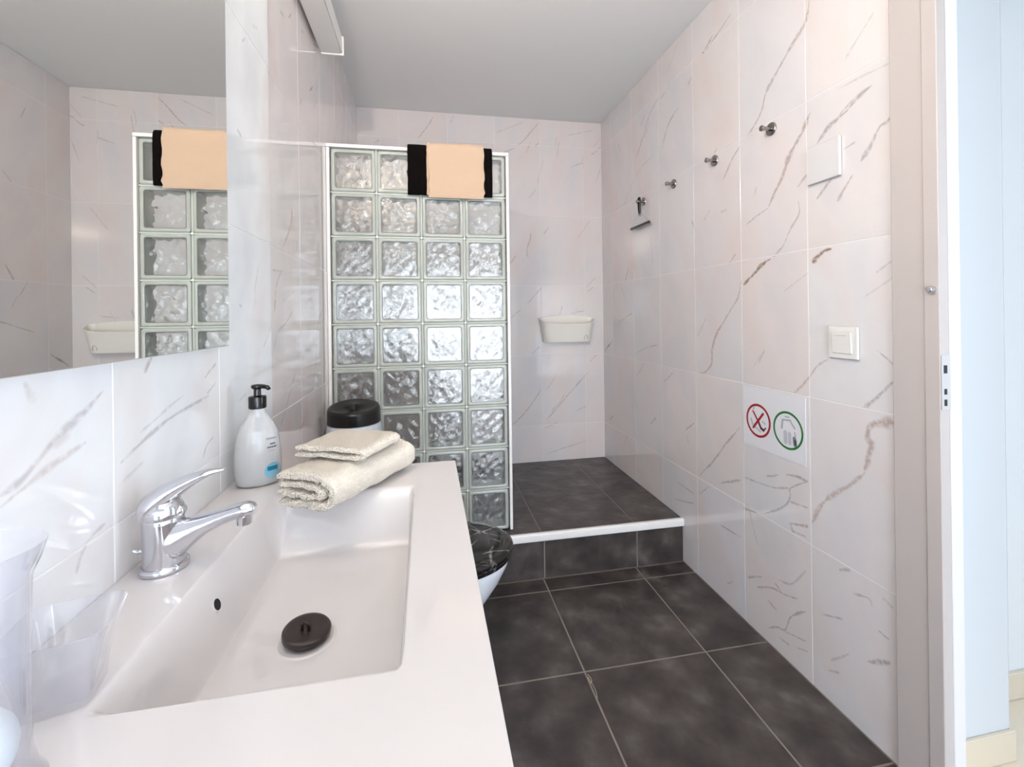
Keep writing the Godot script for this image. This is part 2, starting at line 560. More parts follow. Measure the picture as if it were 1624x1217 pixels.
# ------------------------------------------------------------------ tiles
# Tiles on a plane: point = o + U * u + W * v, facing N. Each tile is a mesh of its own, a little proud of the bed behind it.
func tiles(parent: Node3D, called: String, o: Vector3, U: Vector3, W: Vector3, N: Vector3, us: Array, vs: Array, m: Material, uv0: Vector2, uv1: Vector2, gap := 0.0022, thick := 0.004) -> void:
	for i in us.size() - 1:
		for j in vs.size() - 1:
			var a: float = us[i] + gap / 2
			var b: float = us[i + 1] - gap / 2
			var c: float = vs[j] + gap / 2
			var d: float = vs[j + 1] - gap / 2
			if b - a < 0.004 or d - c < 0.004:
				continue
			var e := 0.0008
			var mb := Mb.new()
			var at := func(u: float, v: float, k: float) -> Vector3: return o + U * u + W * v + N * k
			var tx := func(u: float, v: float) -> Vector2: return Vector2((u - uv0.x) / (uv1.x - uv0.x), 1.0 - (v - uv0.y) / (uv1.y - uv0.y))
			var fr := [[a + e, c + e], [b - e, c + e], [b - e, d - e], [a + e, d - e]]
			var ou := [[a, c], [b, c], [b, d], [a, d]]
			mb.flat(at.call(fr[0][0], fr[0][1], 0.0), at.call(fr[1][0], fr[1][1], 0.0), at.call(fr[2][0], fr[2][1], 0.0), at.call(fr[3][0], fr[3][1], 0.0), N, tx.call(fr[0][0], fr[0][1]), tx.call(fr[1][0], fr[1][1]), tx.call(fr[2][0], fr[2][1]), tx.call(fr[3][0], fr[3][1]))
			for k in 4:
				var l := (k + 1) % 4
				var side: Vector3 = [-W, U, W, -U][k]
				var tk: Vector2 = tx.call(fr[k][0], fr[k][1])
				var tl: Vector2 = tx.call(fr[l][0], fr[l][1])
				mb.flat(at.call(fr[k][0], fr[k][1], 0.0), at.call(fr[l][0], fr[l][1], 0.0), at.call(ou[l][0], ou[l][1], -e), at.call(ou[k][0], ou[k][1], -e), (N + side).normalized(), tk, tl, tl, tk)
				mb.flat(at.call(ou[k][0], ou[k][1], -e), at.call(ou[l][0], ou[l][1], -e), at.call(ou[l][0], ou[l][1], -thick), at.call(ou[k][0], ou[k][1], -thick), side, tk, tl, tl, tk)
			part(called, mb.done(), m, parent)

func joints(first: float, step: float, lo: float, hi: float) -> Array:
	var a := []
	var k := ceili((lo - first) / step - 1e-6)
	while first + k * step < hi - 0.003:
		if first + k * step > lo + 0.003:
			a.append(first + k * step)
		k += 1
	return a

# ------------------------------------------------------------------ the room
func build_shell() -> void:
	var rows := joints(ROW0, TH, 0.0, CEIL)
	var T := 0.004
	# back wall
	var back := thing("wall_back", "white marble tiled wall at the far end behind the shower", "wall", V(0, 0, 0), "", "structure")
	part("tile_bed", span(V(XLF - 0.1, 0, DB + 0.0009), V(XR + 0.1, CEIL, DB + 0.15)), M.grout, back)
	var bu := joints(1.11 - 4 * TW, TW, XLF, XR)
	var bm := marble(XLF - 0.01, XR + 0.01, bu, rows, [Color(0.885, 0.848, 0.838), Color(0.875, 0.844, 0.836), Color(0.88, 0.852, 0.846)], VEINS_BACK, 26, 21)
	tiles(back, "tile", V(0, 0, DB), Vector3(1, 0, 0), Vector3(0, 1, 0), Vector3(0, 0, 1), [XLF] + bu + [XR], [PLAT] + rows.slice(0) .filter(func(y): return y > PLAT + 0.01) + [CEIL], bm, Vector2(XLF - 0.01, 0), Vector2(XR + 0.01, CEIL), 0.0018, T)
	# right wall
	var right := thing("wall_right", "long right wall of white marble tiles with brown veins", "wall", V(0, 0, 0), "", "structure")
	var WX := XR + 0.0009
	part("tile_bed", span(V(WX, 0, 1.0), V(1.57, CEIL, DB + 0.15)), M.grout, right)
	part("lintel", span(V(XR, 2.1, -0.06), V(1.57, CEIL, 1.0)), M.plaster, right)
	part("plaster", span(V(XR, 0, NEAR_Z - 0.1), V(1.57, CEIL, -0.06)), M.plaster, right)
	var ru := joints(2.2475 - 5 * TW, TW, 1.003, DB)
	var rm := marble(0.98, DB + 0.01, ru, rows, [Color(0.888, 0.866, 0.868), Color(0.893, 0.864, 0.86), Color(0.882, 0.87, 0.878)], VEINS_RIGHT, 10, 33, 760.0)
	tiles(right, "tile", V(XR, 0, 0), Vector3(0, 0, -1), Vector3(0, 1, 0), Vector3(-1, 0, 0), [1.003] + ru + [DB], [0.0] + rows + [CEIL], rm, Vector2(0.98, 0), Vector2(DB + 0.01, CEIL), 0.0022, T)
	# left wall: the part behind the basin stands a little further out than the rest
	var left := thing("wall_left", "white marble tiled left wall behind the basin and mirror", "wall", V(0, 0, 0), "", "structure")
	part("tile_bed", span(V(-0.6, 0, NEAR_Z - 0.1), V(XL - 0.0009, CEIL, ZC - 0.001)), M.grout, left)
	part("plaster", span(V(-0.55, 0, NEAR_Z), V(XL, CEIL, -0.262)), M.plaster, left)
	var lu := joints(1.03 - 8 * TW, TW, -0.26, ZC)
	var lm := marble(-0.26, ZC + 0.01, lu, rows, [Color(0.935, 0.94, 0.948), Color(0.94, 0.94, 0.945)], VEINS_SHADE_LEFT, 12, 45)  # cooler whites paint in the daylit side of this wall
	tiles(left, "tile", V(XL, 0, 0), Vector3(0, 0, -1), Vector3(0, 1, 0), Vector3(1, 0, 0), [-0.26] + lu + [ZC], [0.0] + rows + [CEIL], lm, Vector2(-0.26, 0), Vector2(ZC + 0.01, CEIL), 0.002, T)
	var leftf := thing("wall_left_shower", "white marble tiled left wall by toilet and shower, shade tinted pinkish", "wall", V(0, 0, 0), "", "structure")
	part("tile_bed", span(V(-0.6, 0, ZC), V(XLF - 0.0009, CEIL, DB + 0.15)), M.grout, leftf)
	var fu := joints(1.363, TW, ZC + 0.05, DB)
	var fm := marble(ZC, DB + 0.01, fu, rows, [Color(0.925, 0.893, 0.887), Color(0.93, 0.9, 0.895)], VEINS_LEFT_FAR, 8, 57)  # pinker tones paint in the side that daylight from the door misses
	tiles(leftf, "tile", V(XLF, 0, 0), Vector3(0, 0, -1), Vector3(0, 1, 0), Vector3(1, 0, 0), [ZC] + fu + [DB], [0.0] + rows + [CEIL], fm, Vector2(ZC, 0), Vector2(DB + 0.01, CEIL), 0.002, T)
	# near wall behind the camera; its frosted window is added to even out the light
	var near := thing("wall_near", "plain white plaster wall behind the viewer with an added frosted window", "wall", V(0, 0, 0), "", "structure")
	part("plaster_panel", span(V(-0.6, 0, NEAR_Z - 0.12), V(-0.37, CEIL, NEAR_Z)), M.plaster, near)
	part("plaster_panel", span(V(1.17, 0, NEAR_Z - 0.12), V(1.57, CEIL, NEAR_Z)), M.plaster, near)
	part("plaster_panel", span(V(-0.37, 0, NEAR_Z - 0.12), V(1.17, 0.1, NEAR_Z)), M.plaster, near)
	part("plaster_panel", span(V(-0.37, 1.8, NEAR_Z - 0.12), V(1.17, CEIL, NEAR_Z)), M.plaster, near)
	var win := thing("window_1", "white framed frosted window added behind the viewer for fill light", "window", V(0.4, 0.1, NEAR_Z - 0.06), "", "structure")
	var pane := mat(Color(0.95, 0.96, 0.97, 0.25), 0.2)
	pane.transparency = BaseMaterial3D.TRANSPARENCY_ALPHA
	part("pane", box_mesh(Vector3(1.46, 1.62, 0.006), 0.001, Vector3(0, 0.85, 0)), pane, win)
	var wf := Mb.new()
	for s in [-1, 1]:
		wf.box(Vector3(s * 0.75, 0.85, 0), Vector3(0.02, 0.85, 0.025), 0.003)
		wf.box(Vector3(0, 0.85 + s * 0.83, 0), Vector3(0.73, 0.02, 0.025), 0.003)
	part("window_frame", wf.done(), M.trim, win)
	# ceiling
	solo("ceiling", span(V(-0.6, CEIL, NEAR_Z - 0.12), V(1.57, CEIL + 0.12, DB + 0.15)), M.ceiling, "plain white painted bathroom ceiling", "ceiling", Vector3.ZERO, "", "structure")
	# floor
	var floor_ := thing("floor", "dark slate grey tiled bathroom floor with pale joints", "floor", V(0, 0, 0), "", "structure")
	part("tile_bed", span(V(-0.6, -0.12, NEAR_Z - 0.12), V(1.27, -0.0012, PF + 0.02)), M.floor_grout, floor_)
	var fx := joints(0.5224 - FS * 3, FS, XL, XR)
	var fz := joints(1.9558 - FS * 6, FS, NEAR_Z, PF)
	tiles(floor_, "tile", V(0, 0, 0), Vector3(1, 0, 0), Vector3(0, 0, -1), Vector3(0, 1, 0), [XL] + fx + [XR], [NEAR_Z] + fz + [PF - 0.0005], M.slate, Vector2.ZERO, Vector2.ONE, 0.006, 0.005)
	# shower platform
	var plat := thing("shower_platform", "raised shower platform of dark slate tiles with white edge strip", "platform", V(0, 0, PF), "", "structure")
	var off := -V(0, 0, PF)
	part("tile_bed", span(V(XLF + 0.001, 0, PF + 0.004), V(XR - 0.001, PLAT - 0.0012, DB - 0.001)), M.floor_grout, plat, off)
	var px := joints(0.505 - FS * 2, 0.4735, XLF, XR)
	var pk := Node3D.new()
	pk.name = "platform_top"
	plat.add_child(pk)
	pk.position = off
	tiles(pk, "tile", V(0, PLAT, 0), Vector3(1, 0, 0), Vector3(0, 0, -1), Vector3(0, 1, 0), [XLF] + px + [XR], [PF, 2.44, 2.44 + FS, DB], M.slate, Vector2.ZERO, Vector2.ONE, 0.005, 0.004)
	var rk := Node3D.new()
	rk.name = "riser"
	plat.add_child(rk)
	rk.position = off
	tiles(rk, "tile", V(0, 0, PF), Vector3(1, 0, 0), Vector3(0, 1, 0), Vector3(0, 0, 1), [XLF] + joints(0.523 - FS * 2, 0.4705, XLF, XR) + [XR], [0.001, PLAT - 0.001], M.slate, Vector2.ZERO, Vector2.ONE, 0.006, 0.005)
	var st := Mb.new()
	var prof := [Vector2(0.012, 0.001), Vector2(0.0, 0.0035), Vector2(-0.009, 0.003), Vector2(-0.013, -0.004), Vector2(-0.013, -0.03), Vector2(-0.009, -0.034), Vector2(-0.001, -0.034), Vector2(0.012, -0.006)]
	var rings := []
	for x in [0.345, 0.8, XR - 0.002]:
		var ring := []
		for q in prof:
			ring.append(V(x, PLAT + q.y, PF + q.x))
		rings.append(ring)
	st.loft(rings)
	part("edge_strip", st.done(), M.trim, plat, off)
	# boxed-in cistern that carries the toilet
	var led := thing("cistern_box", "low white marble tiled box behind the toilet", "ledge", V(-0.32, 0, 1.7), "", "structure")
	part("body", span(V(XLF + 0.001, 0.001, 1.36), V(-0.206, 0.596, PF - 0.002)), M.grout, led, -V(-0.32, 0, 1.7))
	var lk := Node3D.new()
	lk.name = "cladding"
	led.add_child(lk)
	lk.position = -V(-0.32, 0, 1.7)
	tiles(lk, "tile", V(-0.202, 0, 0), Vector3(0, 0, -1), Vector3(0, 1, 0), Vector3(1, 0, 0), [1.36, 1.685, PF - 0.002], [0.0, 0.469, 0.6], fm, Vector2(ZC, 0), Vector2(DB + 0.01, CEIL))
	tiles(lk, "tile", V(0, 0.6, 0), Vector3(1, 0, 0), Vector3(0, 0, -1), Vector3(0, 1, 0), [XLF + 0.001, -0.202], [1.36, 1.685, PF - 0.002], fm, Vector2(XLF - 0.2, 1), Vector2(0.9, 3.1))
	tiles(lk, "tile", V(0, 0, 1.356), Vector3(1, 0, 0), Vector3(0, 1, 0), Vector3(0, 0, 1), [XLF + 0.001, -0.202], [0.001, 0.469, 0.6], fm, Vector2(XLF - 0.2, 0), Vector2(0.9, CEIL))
	# door frame at the end of the right wall
	var fr := thing("door_1", "white door frame at the right, shading put into its beige, with a steel strike plate", "door frame", V(XR, 0, 0.9), "", "structure")
	var fo := -V(XR, 0, 0.9)
	part("casing", span(V(1.236, 0, 0.918), V(1.262, 2.16, 1.004), 0.004), M.frame, fr, fo)
	part("jamb", span(V(1.233, 0, 0.885), V(1.262, 2.13, 0.922), 0.003), M.frame, fr, fo)
	part("stop", span(V(1.2625, 0, 0.8845), V(1.3, 2.13, 0.968), 0.004), M.frame_edge, fr, fo)
	part("head", span(V(1.236, 2.1, -0.05), V(1.3, 2.18, 0.884), 0.004), M.frame, fr, fo)
	part("casing", span(V(1.236, 0, -0.13), V(1.3, 2.16, -0.05), 0.004), M.frame, fr, fo)
	var sp := part("strike_plate", span(V(1.2345, 1.0, 0.8832), V(1.2615, 1.135, 0.8848), 0.0008), M.strike, fr, fo)
	for q in [[1.1, 0.02, 0.011], [1.045, 0.014, 0.009], [1.018, 0.016, 0.009]]:
		part("slot", span(V(1.246 - q[2] * 0.5, q[0] - q[1] * 0.5, 0.8828), V(1.246 + q[2] * 0.5, q[0] + q[1] * 0.5, 0.8835), 0.0003), M.hole, sp)
	var sc := Mb.new()
	sc.tube([V(1.233, 1.297, 0.9), V(1.222, 1.297, 0.9), V(1.219, 1.297, 0.9)], [0.009, 0.009, 0.006], 20)
	part("door_bumper", sc.done(), M.chrome, fr, fo)

func build_hall() -> void:
	# the bright room beyond the door
	solo("floor_hall", span(V(1.27, -0.12, -1.7), V(4.7, 0.0, 1.4)), M.hall_floor, "cream floor of the bright room beyond the door", "floor", Vector3.ZERO, "", "structure")
	solo("ceiling_hall", span(V(1.57, CEIL, -1.7), V(4.7, CEIL + 0.12, 1.4)), M.ceiling, "white ceiling of the room beyond the door", "ceiling", Vector3.ZERO, "", "structure")
	var rev := thing("wall_reveal", "thick white plaster reveal beside the door opening", "wall", V(1.42, 0, 0.97), "", "structure")
	part("plaster", span(V(1.2655, 0, 0.968), V(1.57, CEIL, 0.9995)), M.reveal, rev, -V(1.42, 0, 0.97))
	part("skirting", span(V(1.302, 0, 0.958), V(1.58, 0.085, 0.969), 0.003), M.cream, rev, -V(1.42, 0, 0.97))
	part("plaster", span(V(1.57, 0, 0.968), V(1.5705, CEIL, 1.12)), M.hall, rev, -V(1.42, 0, 0.97))
	var far := thing("wall_hall_far", "bright white wall of the next room seen past the door frame", "wall", V(3, 0, 1.12), "", "structure")
	part("plaster", span(V(1.5706, 0, 1.12), V(4.7, CEIL, 1.3)), M.hall, far, -V(3, 0, 1.12))
	part("skirting", span(V(1.5706, 0, 1.108), V(4.55, 0.085, 1.1205), 0.003), M.cream, far, -V(3, 0, 1.12))
	solo("wall_hall_near", span(V(1.57, 0, -1.8), V(4.7, CEIL, -1.6)), M.hall, "white wall of the next room behind the viewer", "wall", Vector3.ZERO, "", "structure")
	var ww := thing("wall_hall_window", "white wall of the next room with a tall window", "wall", V(4.6, 0, 0), "", "structure")
	for q in [[0, CEIL, -1.7, -0.42], [0, CEIL, 0.42, 1.12], [0, 0.12, -0.42, 0.42], [2.38, CEIL, -0.42, 0.42]]:
		part("plaster_panel", span(V(4.55, q[0], q[2]), V(4.7, q[1], q[3])), M.hall, ww, -V(4.6, 0, 0))
	var w2 := thing("window_2", "tall narrow glazed window lighting the next room", "window", V(4.6, 0.12, 0), "", "structure")
	var pane := mat(Color(0.95, 0.97, 1.0, 0.06), 0.02)
	pane.transparency = BaseMaterial3D.TRANSPARENCY_ALPHA
	part("pane", box_mesh(Vector3(0.006, 2.2, 0.78), 0.001, Vector3(0, 1.13, 0)), pane, w2)
	var wf := Mb.new()
	for s in [-1, 1]:
		wf.box(Vector3(0, 1.13, s * 0.4), Vector3(0.025, 1.13, 0.02), 0.003)
		wf.box(Vector3(0, 1.13 + s * 1.11, 0), Vector3(0.025, 0.02, 0.38), 0.003)
	part("window_frame", wf.done(), M.trim, w2)
	solo("wall_hall_left", span(V(1.5701, 0, -1.7), V(1.60, CEIL, -0.06)), M.hall, "white partition wall of the next room beside the door", "wall", Vector3.ZERO, "", "structure")

# ------------------------------------------------------------------ glass blocks
func wavy(sd: int, front: bool) -> ArrayMesh:
	# a pane 152 mm square: nearly smooth outside, waved inside
	var f := FastNoiseLite.new()
	f.seed = sd
	f.frequency = 22.0
	f.fractal_octaves = 2
	f.domain_warp_enabled = true
	f.domain_warp_amplitude = 0.02
	f.domain_warp_frequency = 18.0
	var n := 20
	var s := 0.158
	var out := []
	var inn := []
	for i in n + 1:
		var a := []
		var b := []
		for j in n + 1:
			var x := (float(j) / n - 0.5) * s
			var y := (float(i) / n - 0.5) * s
			var e := clampf(minf(minf(j, n - j), minf(i, n - i)) / 3.0, 0.0, 1.0)
			a.append(Vector3(x, y, 0.0 + f.get_noise_2d(x + 3.0, y) * 0.0019 * e))
			b.append(Vector3(x, y, -0.009 + f.get_noise_2d(x, y + 5.0) * 0.0042 * e))
		out.append(a)
		inn.append(b)
	var mb := Mb.new()
	var k := 1.0 if front else -1.0
	for side in [[out, 1.0], [inn, -1.0]]:
		var base := mb.v.size()
		var g: Array = side[0]
		for i in n + 1:
			for j in n + 1:
				var du: Vector3 = g[i][mini(j + 1, n)] - g[i][maxi(j - 1, 0)]
				var dv: Vector3 = g[mini(i + 1, n)][j] - g[maxi(i - 1, 0)][j]
				var nn := du.cross(dv).normalized() * float(side[1])
				var p: Vector3 = g[i][j]
				mb.vert(Vector3(p.x, p.y, p.z * k), Vector3(nn.x, nn.y, nn.z * k), Vector2(float(j) / n, float(i) / n))
		for i in n:
			for j in n:
				var a := base + i * (n + 1) + j
				mb.quad(a, a + 1, a + n + 2, a + n + 1)
	var h := s / 2
	for q in [[Vector3(-h, -h, 0), Vector3(h, -h, 0), Vector3.DOWN], [Vector3(-h, h, 0), Vector3(h, h, 0), Vector3.UP], [Vector3(-h, -h, 0), Vector3(-h, h, 0), Vector3.LEFT], [Vector3(h, -h, 0), Vector3(h, h, 0), Vector3.RIGHT]]:
		var d := Vector3(0, 0, -0.009 * k)
		mb.flat(q[0], q[1], q[1] + d, q[0] + d, q[2])
	return mb.done()

func build_partition() -> void:
	var gp := 0.2
	var rp := 1.797 / 9.0
	var x0 := XLF + 0.016
	var t := thing("glass_block_partition", "pale green glass block shower partition with white edge strips", "partition", V(x0 + 0.4, PLAT, GZ + 0.04))
	# rim of one block: a square ring with rounded face
	var rim := Mb.new()
	var hh := 0.0955
	var hw := 0.0785
	var rings := []
	for st in [[hh, 0.036], [hh - 0.004, 0.04], [hw + 0.004, 0.04], [hw, 0.036], [hw, -0.036], [hw + 0.004, -0.04], [hh - 0.004, -0.04], [hh, -0.036], [hh, 0.036]]:
		var ring := []
		for c in [[-1, -1], [1, -1], [1, 1], [-1, 1]]:
			for k in 5:
				var a: float = PI + PI / 2 * [[-1, -1], [1, -1], [1, 1], [-1, 1]].find(c) + PI / 2 * k / 4.0
				var cr := 0.01
				ring.append(Vector3(c[0] * (st[0] - cr) + cos(a) * cr, c[1] * (st[0] - cr) + sin(a) * cr, st[1]))
		rings.append(ring)
	rings.reverse()
	rim.loft(rings, false, false)
	var rm := rim.done()
	var panes := []
	for k in 6:
		panes.append([wavy(100 + k, true), wavy(200 + k, false)])
	for i in 4:
		for j in 9:
			var b := part("glass_block", rm, M.block_rim, t, Vector3(gp * (i + 0.5) - 0.4, rp * (j + 0.5), 0))
			var q: Array = panes[(i * 5 + j * 7 + (i * j) % 3) % 6]
			part("pane", q[0], M.block_pane, b, Vector3(0, 0, 0.0385))
			part("pane", q[1], M.block_pane, b, Vector3(0, 0, -0.0385))
	var w := 0.4
	for i in 3:
		part("mortar_joint", box_mesh(Vector3(0.0085, 1.797, 0.066), 0.002, Vector3(gp * (i + 1) - w, 1.797 / 2, 0)), M.mortar, t)
	for j in 8:
		part("mortar_joint", box_mesh(Vector3(0.8, 0.0085, 0.068), 0.002, Vector3(0, rp * (j + 1), 0)), M.mortar, t)
		for i in 3:
			var sp := Mb.new()
			sp.lathe(Vector3.ZERO, [Vector2(0.0005, -0.006), Vector2(0.005, -0.0045), Vector2(0.0062, 0.0), Vector2(0.005, 0.0045), Vector2(0.0005, 0.006)], 12)
			if i == 0 and j == 0:
				M.spacer_mesh = sp.done()
			part("joint_spacer", M.spacer_mesh, M.trim, t, Vector3(gp * (i + 1) - w, rp * (j + 1), 0.033))
	part("edge_strip", box_mesh(Vector3(0.832, 0.016, 0.09), 0.002, Vector3(0, 1.806, 0)), M.trim, t)
	part("edge_strip", box_mesh(Vector3(0.014, 1.797, 0.09), 0.002, Vector3(-0.4085, 1.797 / 2, 0)), M.trim, t)
	part("edge_strip", box_mesh(Vector3(0.014, 1.797, 0.09), 0.002, Vector3(0.4085, 1.797 / 2, 0)), M.trim, t)

# ------------------------------------------------------------------ basin and cabinet
func basin_y(x: float, z: float) -> float:
	var b := smoothstep(0.0, 0.04, x + 0.32) * smoothstep(0.0, 0.013, -0.03 - x) * smoothstep(0.0, 0.085, 0.99 - z) * smoothstep(0.0, 0.03, z - 0.475)
	var tilt := 0.012 * clampf((z - 0.69) / 0.3, 0.0, 1.0)
	return DECK - b * (0.1 - tilt)

func build_vanity() -> void:
	var z0 := 0.34
	var z1 := 1.14
	var xa := XL + 0.0006
	var xb := 0.064
	var t := thing("vanity_cabinet", "white bathroom cabinet under the basin", "cabinet", V(-0.19, 0, 0.74))
	var o := -V(-0.19, 0, 0.74)
	part("body", span(V(XL + 0.001, 0.1, z0 + 0.012), V(0.03, DECK - 0.125, z1 - 0.012), 0.002), M.cabinet, t, o)
	part("plinth", span(V(XL + 0.001, 0.0, z0 + 0.03), V(-0.01, 0.1, z1 - 0.03), 0.002), M.cabinet, t, o)
	for k in 2:
		var d := part("door", span(V(0.031, 0.105, z0 + 0.014 + k * 0.387), V(0.049, DECK - 0.03, z0 + 0.399 + k * 0.387), 0.003), M.cabinet, t, o)
		part("handle", span(V(0.049, 0.5, z0 + 0.375 + k * 0.04), V(0.063, 0.62, z0 + 0.385 + k * 0.04), 0.003), M.chrome, d)
	part("side_panel", span(V(XL + 0.001, DECK - 0.1249, z0 + 0.012), V(0.03, DECK - 0.0205, z0 + 0.03), 0.001), M.cabinet, t, o)
	part("side_panel", span(V(XL + 0.001, DECK - 0.1249, z1 - 0.03), V(0.03, DECK - 0.0205, z1 - 0.012), 0.001), M.cabinet, t, o)
	# the ceramic basin top
	var w := thing("washbasin", "wide white ceramic basin with a rectangular bowl", "washbasin", V(-0.19, DECK - 0.02, 0.74))
	var wo := -V(-0.19, DECK - 0.02, 0.74)
	var mb := Mb.new()
	var nx := 300
	var nz := 150
	for i in nz + 1:
		for j in nx + 1:
			var x := lerpf(xa, xb, float(j) / nx)
			var z := lerpf(z0, z1, float(i) / nz)
			var e := minf(minf(xb - x, z1 - z), z - z0)
			var y := basin_y(x, z)
			var hx := (basin_y(x + 0.001, z) - basin_y(x - 0.001, z)) / 0.002
			var hz := (basin_y(x, z + 0.001) - basin_y(x, z - 0.001)) / 0.002
			var nn := Vector3(-hx, 1.0, hz).normalized()
			if e < 0.0005:
				y -= 0.003
				nn = (nn + Vector3(1.0 if xb - x < 0.0005 else 0.0, 0, -1.0 if z1 - z < 0.0005 else (1.0 if z - z0 < 0.0005 else 0.0))).normalized()
			mb.vert(V(x, y, z), nn, Vector2(x, z))
	for i in nz:
		for j in nx:
			var a := i * (nx + 1) + j
			mb.quad(a, a + 1, a + nx + 2, a + nx + 1)
	var yb := DECK - 0.02
	mb.flat(V(xb, DECK - 0.003, z0), V(xb, DECK - 0.003, z1), V(xb, yb, z1), V(xb, yb, z0), Vector3.RIGHT)
	mb.flat(V(xa, DECK - 0.003, z1), V(xb, DECK - 0.003, z1), V(xb, yb, z1), V(xa, yb, z1), Vector3(0, 0, -1))
	mb.flat(V(xa, DECK - 0.003, z0), V(xb, DECK - 0.003, z0), V(xb, yb, z0), V(xa, yb, z0), Vector3(0, 0, 1))
	mb.flat(V(0.03, yb, z0), V(xb, yb, z0), V(xb, yb, z1), V(0.03, yb, z1), Vector3.DOWN)
	part("bowl", mb.done(), M.ceramic, w, wo)
	# overflow: a short sleeve let into the back slope
	var op := V(-0.3015, 0, 0.705)
	op.y = basin_y(op.x, 0.705)
	var on := Vector3(0.93, 0.37, 0).normalized()
	var os := Mb.new()
	os.tube([op - on * 0.001, op + on * 0.0012], [0.0105, 0.0095], 24, Vector3(0, 0, 1))
	part("overflow_ring", os.done(), M.ceramic, w, wo)
	var oh := Mb.new()
	oh.tube([op + on * 0.0005, op + on * 0.0016], [0.0078, 0.0078], 24, Vector3(0, 0, 1))
	part("overflow_hole", oh.done(), M.hole, w, wo)
	# waste
	var dc := V(-0.178, basin_y(-0.178, 0.69), 0.69)
	var dr := Mb.new()
	dr.lathe(dc, [Vector2(0.041, 0.0), Vector2(0.0395, 0.0016), Vector2(0.036, 0.0014), Vector2(0.033, -0.002), Vector2(0.02, -0.0022)], 48, false, true)
	part("waste_rim", dr.done(), M.ceramic, w, wo)
	var pl := thing("basin_plug", "dark brown rubber plug lying over the basin drain", "plug", dc + Vector3(0, 0.0035, 0))
	var pm := Mb.new()
	pm.lathe(Vector3(0, 0.0015, 0), [Vector2(0.029, 0.0), Vector2(0.0325, 0.003), Vector2(0.033, 0.009), Vector2(0.031, 0.0115), Vector2(0.026, 0.0118), Vector2(0.006, 0.0105)], 44)
	part("disc", pm.done(), M.dark_rubber, pl)
	var pn := Mb.new()
	pn.tube([Vector3(0.004, 0.011, 0.004), Vector3(0.003, 0.02, 0.004), Vector3(-0.002, 0.0235, 0.003), Vector3(-0.006, 0.02, 0.002), Vector3(-0.006, 0.011, 0.002)], [0.0022, 0.0022, 0.0022, 0.0022, 0.0022], 10, Vector3(0, 0, 1))
	part("loop", pn.done(), M.dark_rubber, pl)
	pl.rotation = Vector3(0.06, 0, -0.08)
	# mixer tap
	var f := thing("mixer_tap", "chrome single lever mixer tap on the basin", "tap", V(-0.384, DECK, 0.738))
	var br := Mb.new()
	br.lathe(Vector3.ZERO, [Vector2(0.0, 0.0), Vector2(0.030, 0.0), Vector2(0.031, 0.002), Vector2(0.031, 0.007), Vector2(0.0285, 0.0092), Vector2(0.027, 0.0094)], 44, false, true)
	part("base_ring", br.done(), M.chrome, f)
	var bd := Mb.new()
	var rr := []
	for q in [[0.0, 0.008, 0.0265, 0.026], [0.0005, 0.03, 0.026, 0.0255], [0.0, 0.052, 0.0262, 0.0255], [-0.001, 0.07, 0.0262, 0.0255], [-0.001, 0.0755, 0.0262, 0.0255], [-0.001, 0.077, 0.0245, 0.024]]:
		var ring := []
		for j in 40:
			var a := TAU * j / 40
			ring.append(Vector3(q[0] + cos(a) * q[2], q[1], sin(a) * q[3]))
		rr.append(ring)
	bd.loft(rr)
	part("body", bd.done(), M.chrome, f)
	var sp := Mb.new()
	var path := smooth([Vector3(-0.006, 0.036, 0), Vector3(0.01, 0.042, 0), Vector3(0.03, 0.0505, 0), Vector3(0.055, 0.0605, 0), Vector3(0.088, 0.0715, 0), Vector3(0.112, 0.0765, 0), Vector3(0.122, 0.0735, 0)], 7)
	var rad := smooth([Vector2(0.022, 0.026), Vector2(0.0235, 0.03), Vector2(0.0205, 0.0225), Vector2(0.0168, 0.0145), Vector2(0.0148, 0.0112), Vector2(0.0142, 0.0112), Vector2(0.0095, 0.0085)], 7)
	sp.tube(path, rad, 28)
	var spo := part("spout", sp.done(), M.chrome, f)
	var ae := Mb.new()
	ae.lathe(Vector3(0.108, 0.054, 0), [Vector2(0.009, 0.0), Vector2(0.0105, 0.001), Vector2(0.0108, 0.016), Vector2(0.009, 0.018)], 28)
	part("aerator", ae.done(), M.chrome, spo)
	var lv := Mb.new()
	var lp := smooth([Vector3(-0.019, 0.0805, 0), Vector3(-0.014, 0.092, 0), Vector3(0.004, 0.108, 0), Vector3(0.03, 0.123, 0), Vector3(0.058, 0.1345, 0), Vector3(0.082, 0.139, 0)], 7)
	var lr := smooth([Vector2(0.0235, 0.01), Vector2(0.0248, 0.017), Vector2(0.022, 0.016), Vector2(0.0165, 0.0105), Vector2(0.011, 0.0058), Vector2(0.004, 0.0016)], 7)
	lv.tube(lp, lr, 28)
	var lev := part("lever", lv.done(), M.chrome, f)
	var cp := Mb.new()
	cp.lathe(Vector3(-0.001, 0.0775, 0), [Vector2(0.0255, 0.0), Vector2(0.026, 0.003), Vector2(0.0255, 0.012), Vector2(0.021, 0.022), Vector2(0.01, 0.028), Vector2(0.001, 0.029)], 40)
	part("lever_cap", cp.done(), M.chrome, lev)
	var ch := Mb.new()
	var cpr := []
	for i in 13:
		var a := -PI / 2 + PI * i / 12
		cpr.append(Vector2(maxf(0.0004, cos(a) * 0.0115), sin(a) * 0.0105))
	ch.lathe(Vector3(0.0185, 0.083, 0), cpr, 28)
	part("lever_chin", ch.done(), M.chrome, lev)
	var rd := Mb.new()
	rd.tube([Vector3(-0.024, 0.028, 0.004), Vector3(-0.033, 0.0285, 0.004), Vector3(-0.037, 0.031, 0.004)], [0.0028, 0.0028, 0.0036], 14)
	part("pop_up_rod", rd.done(), M.chrome, f)

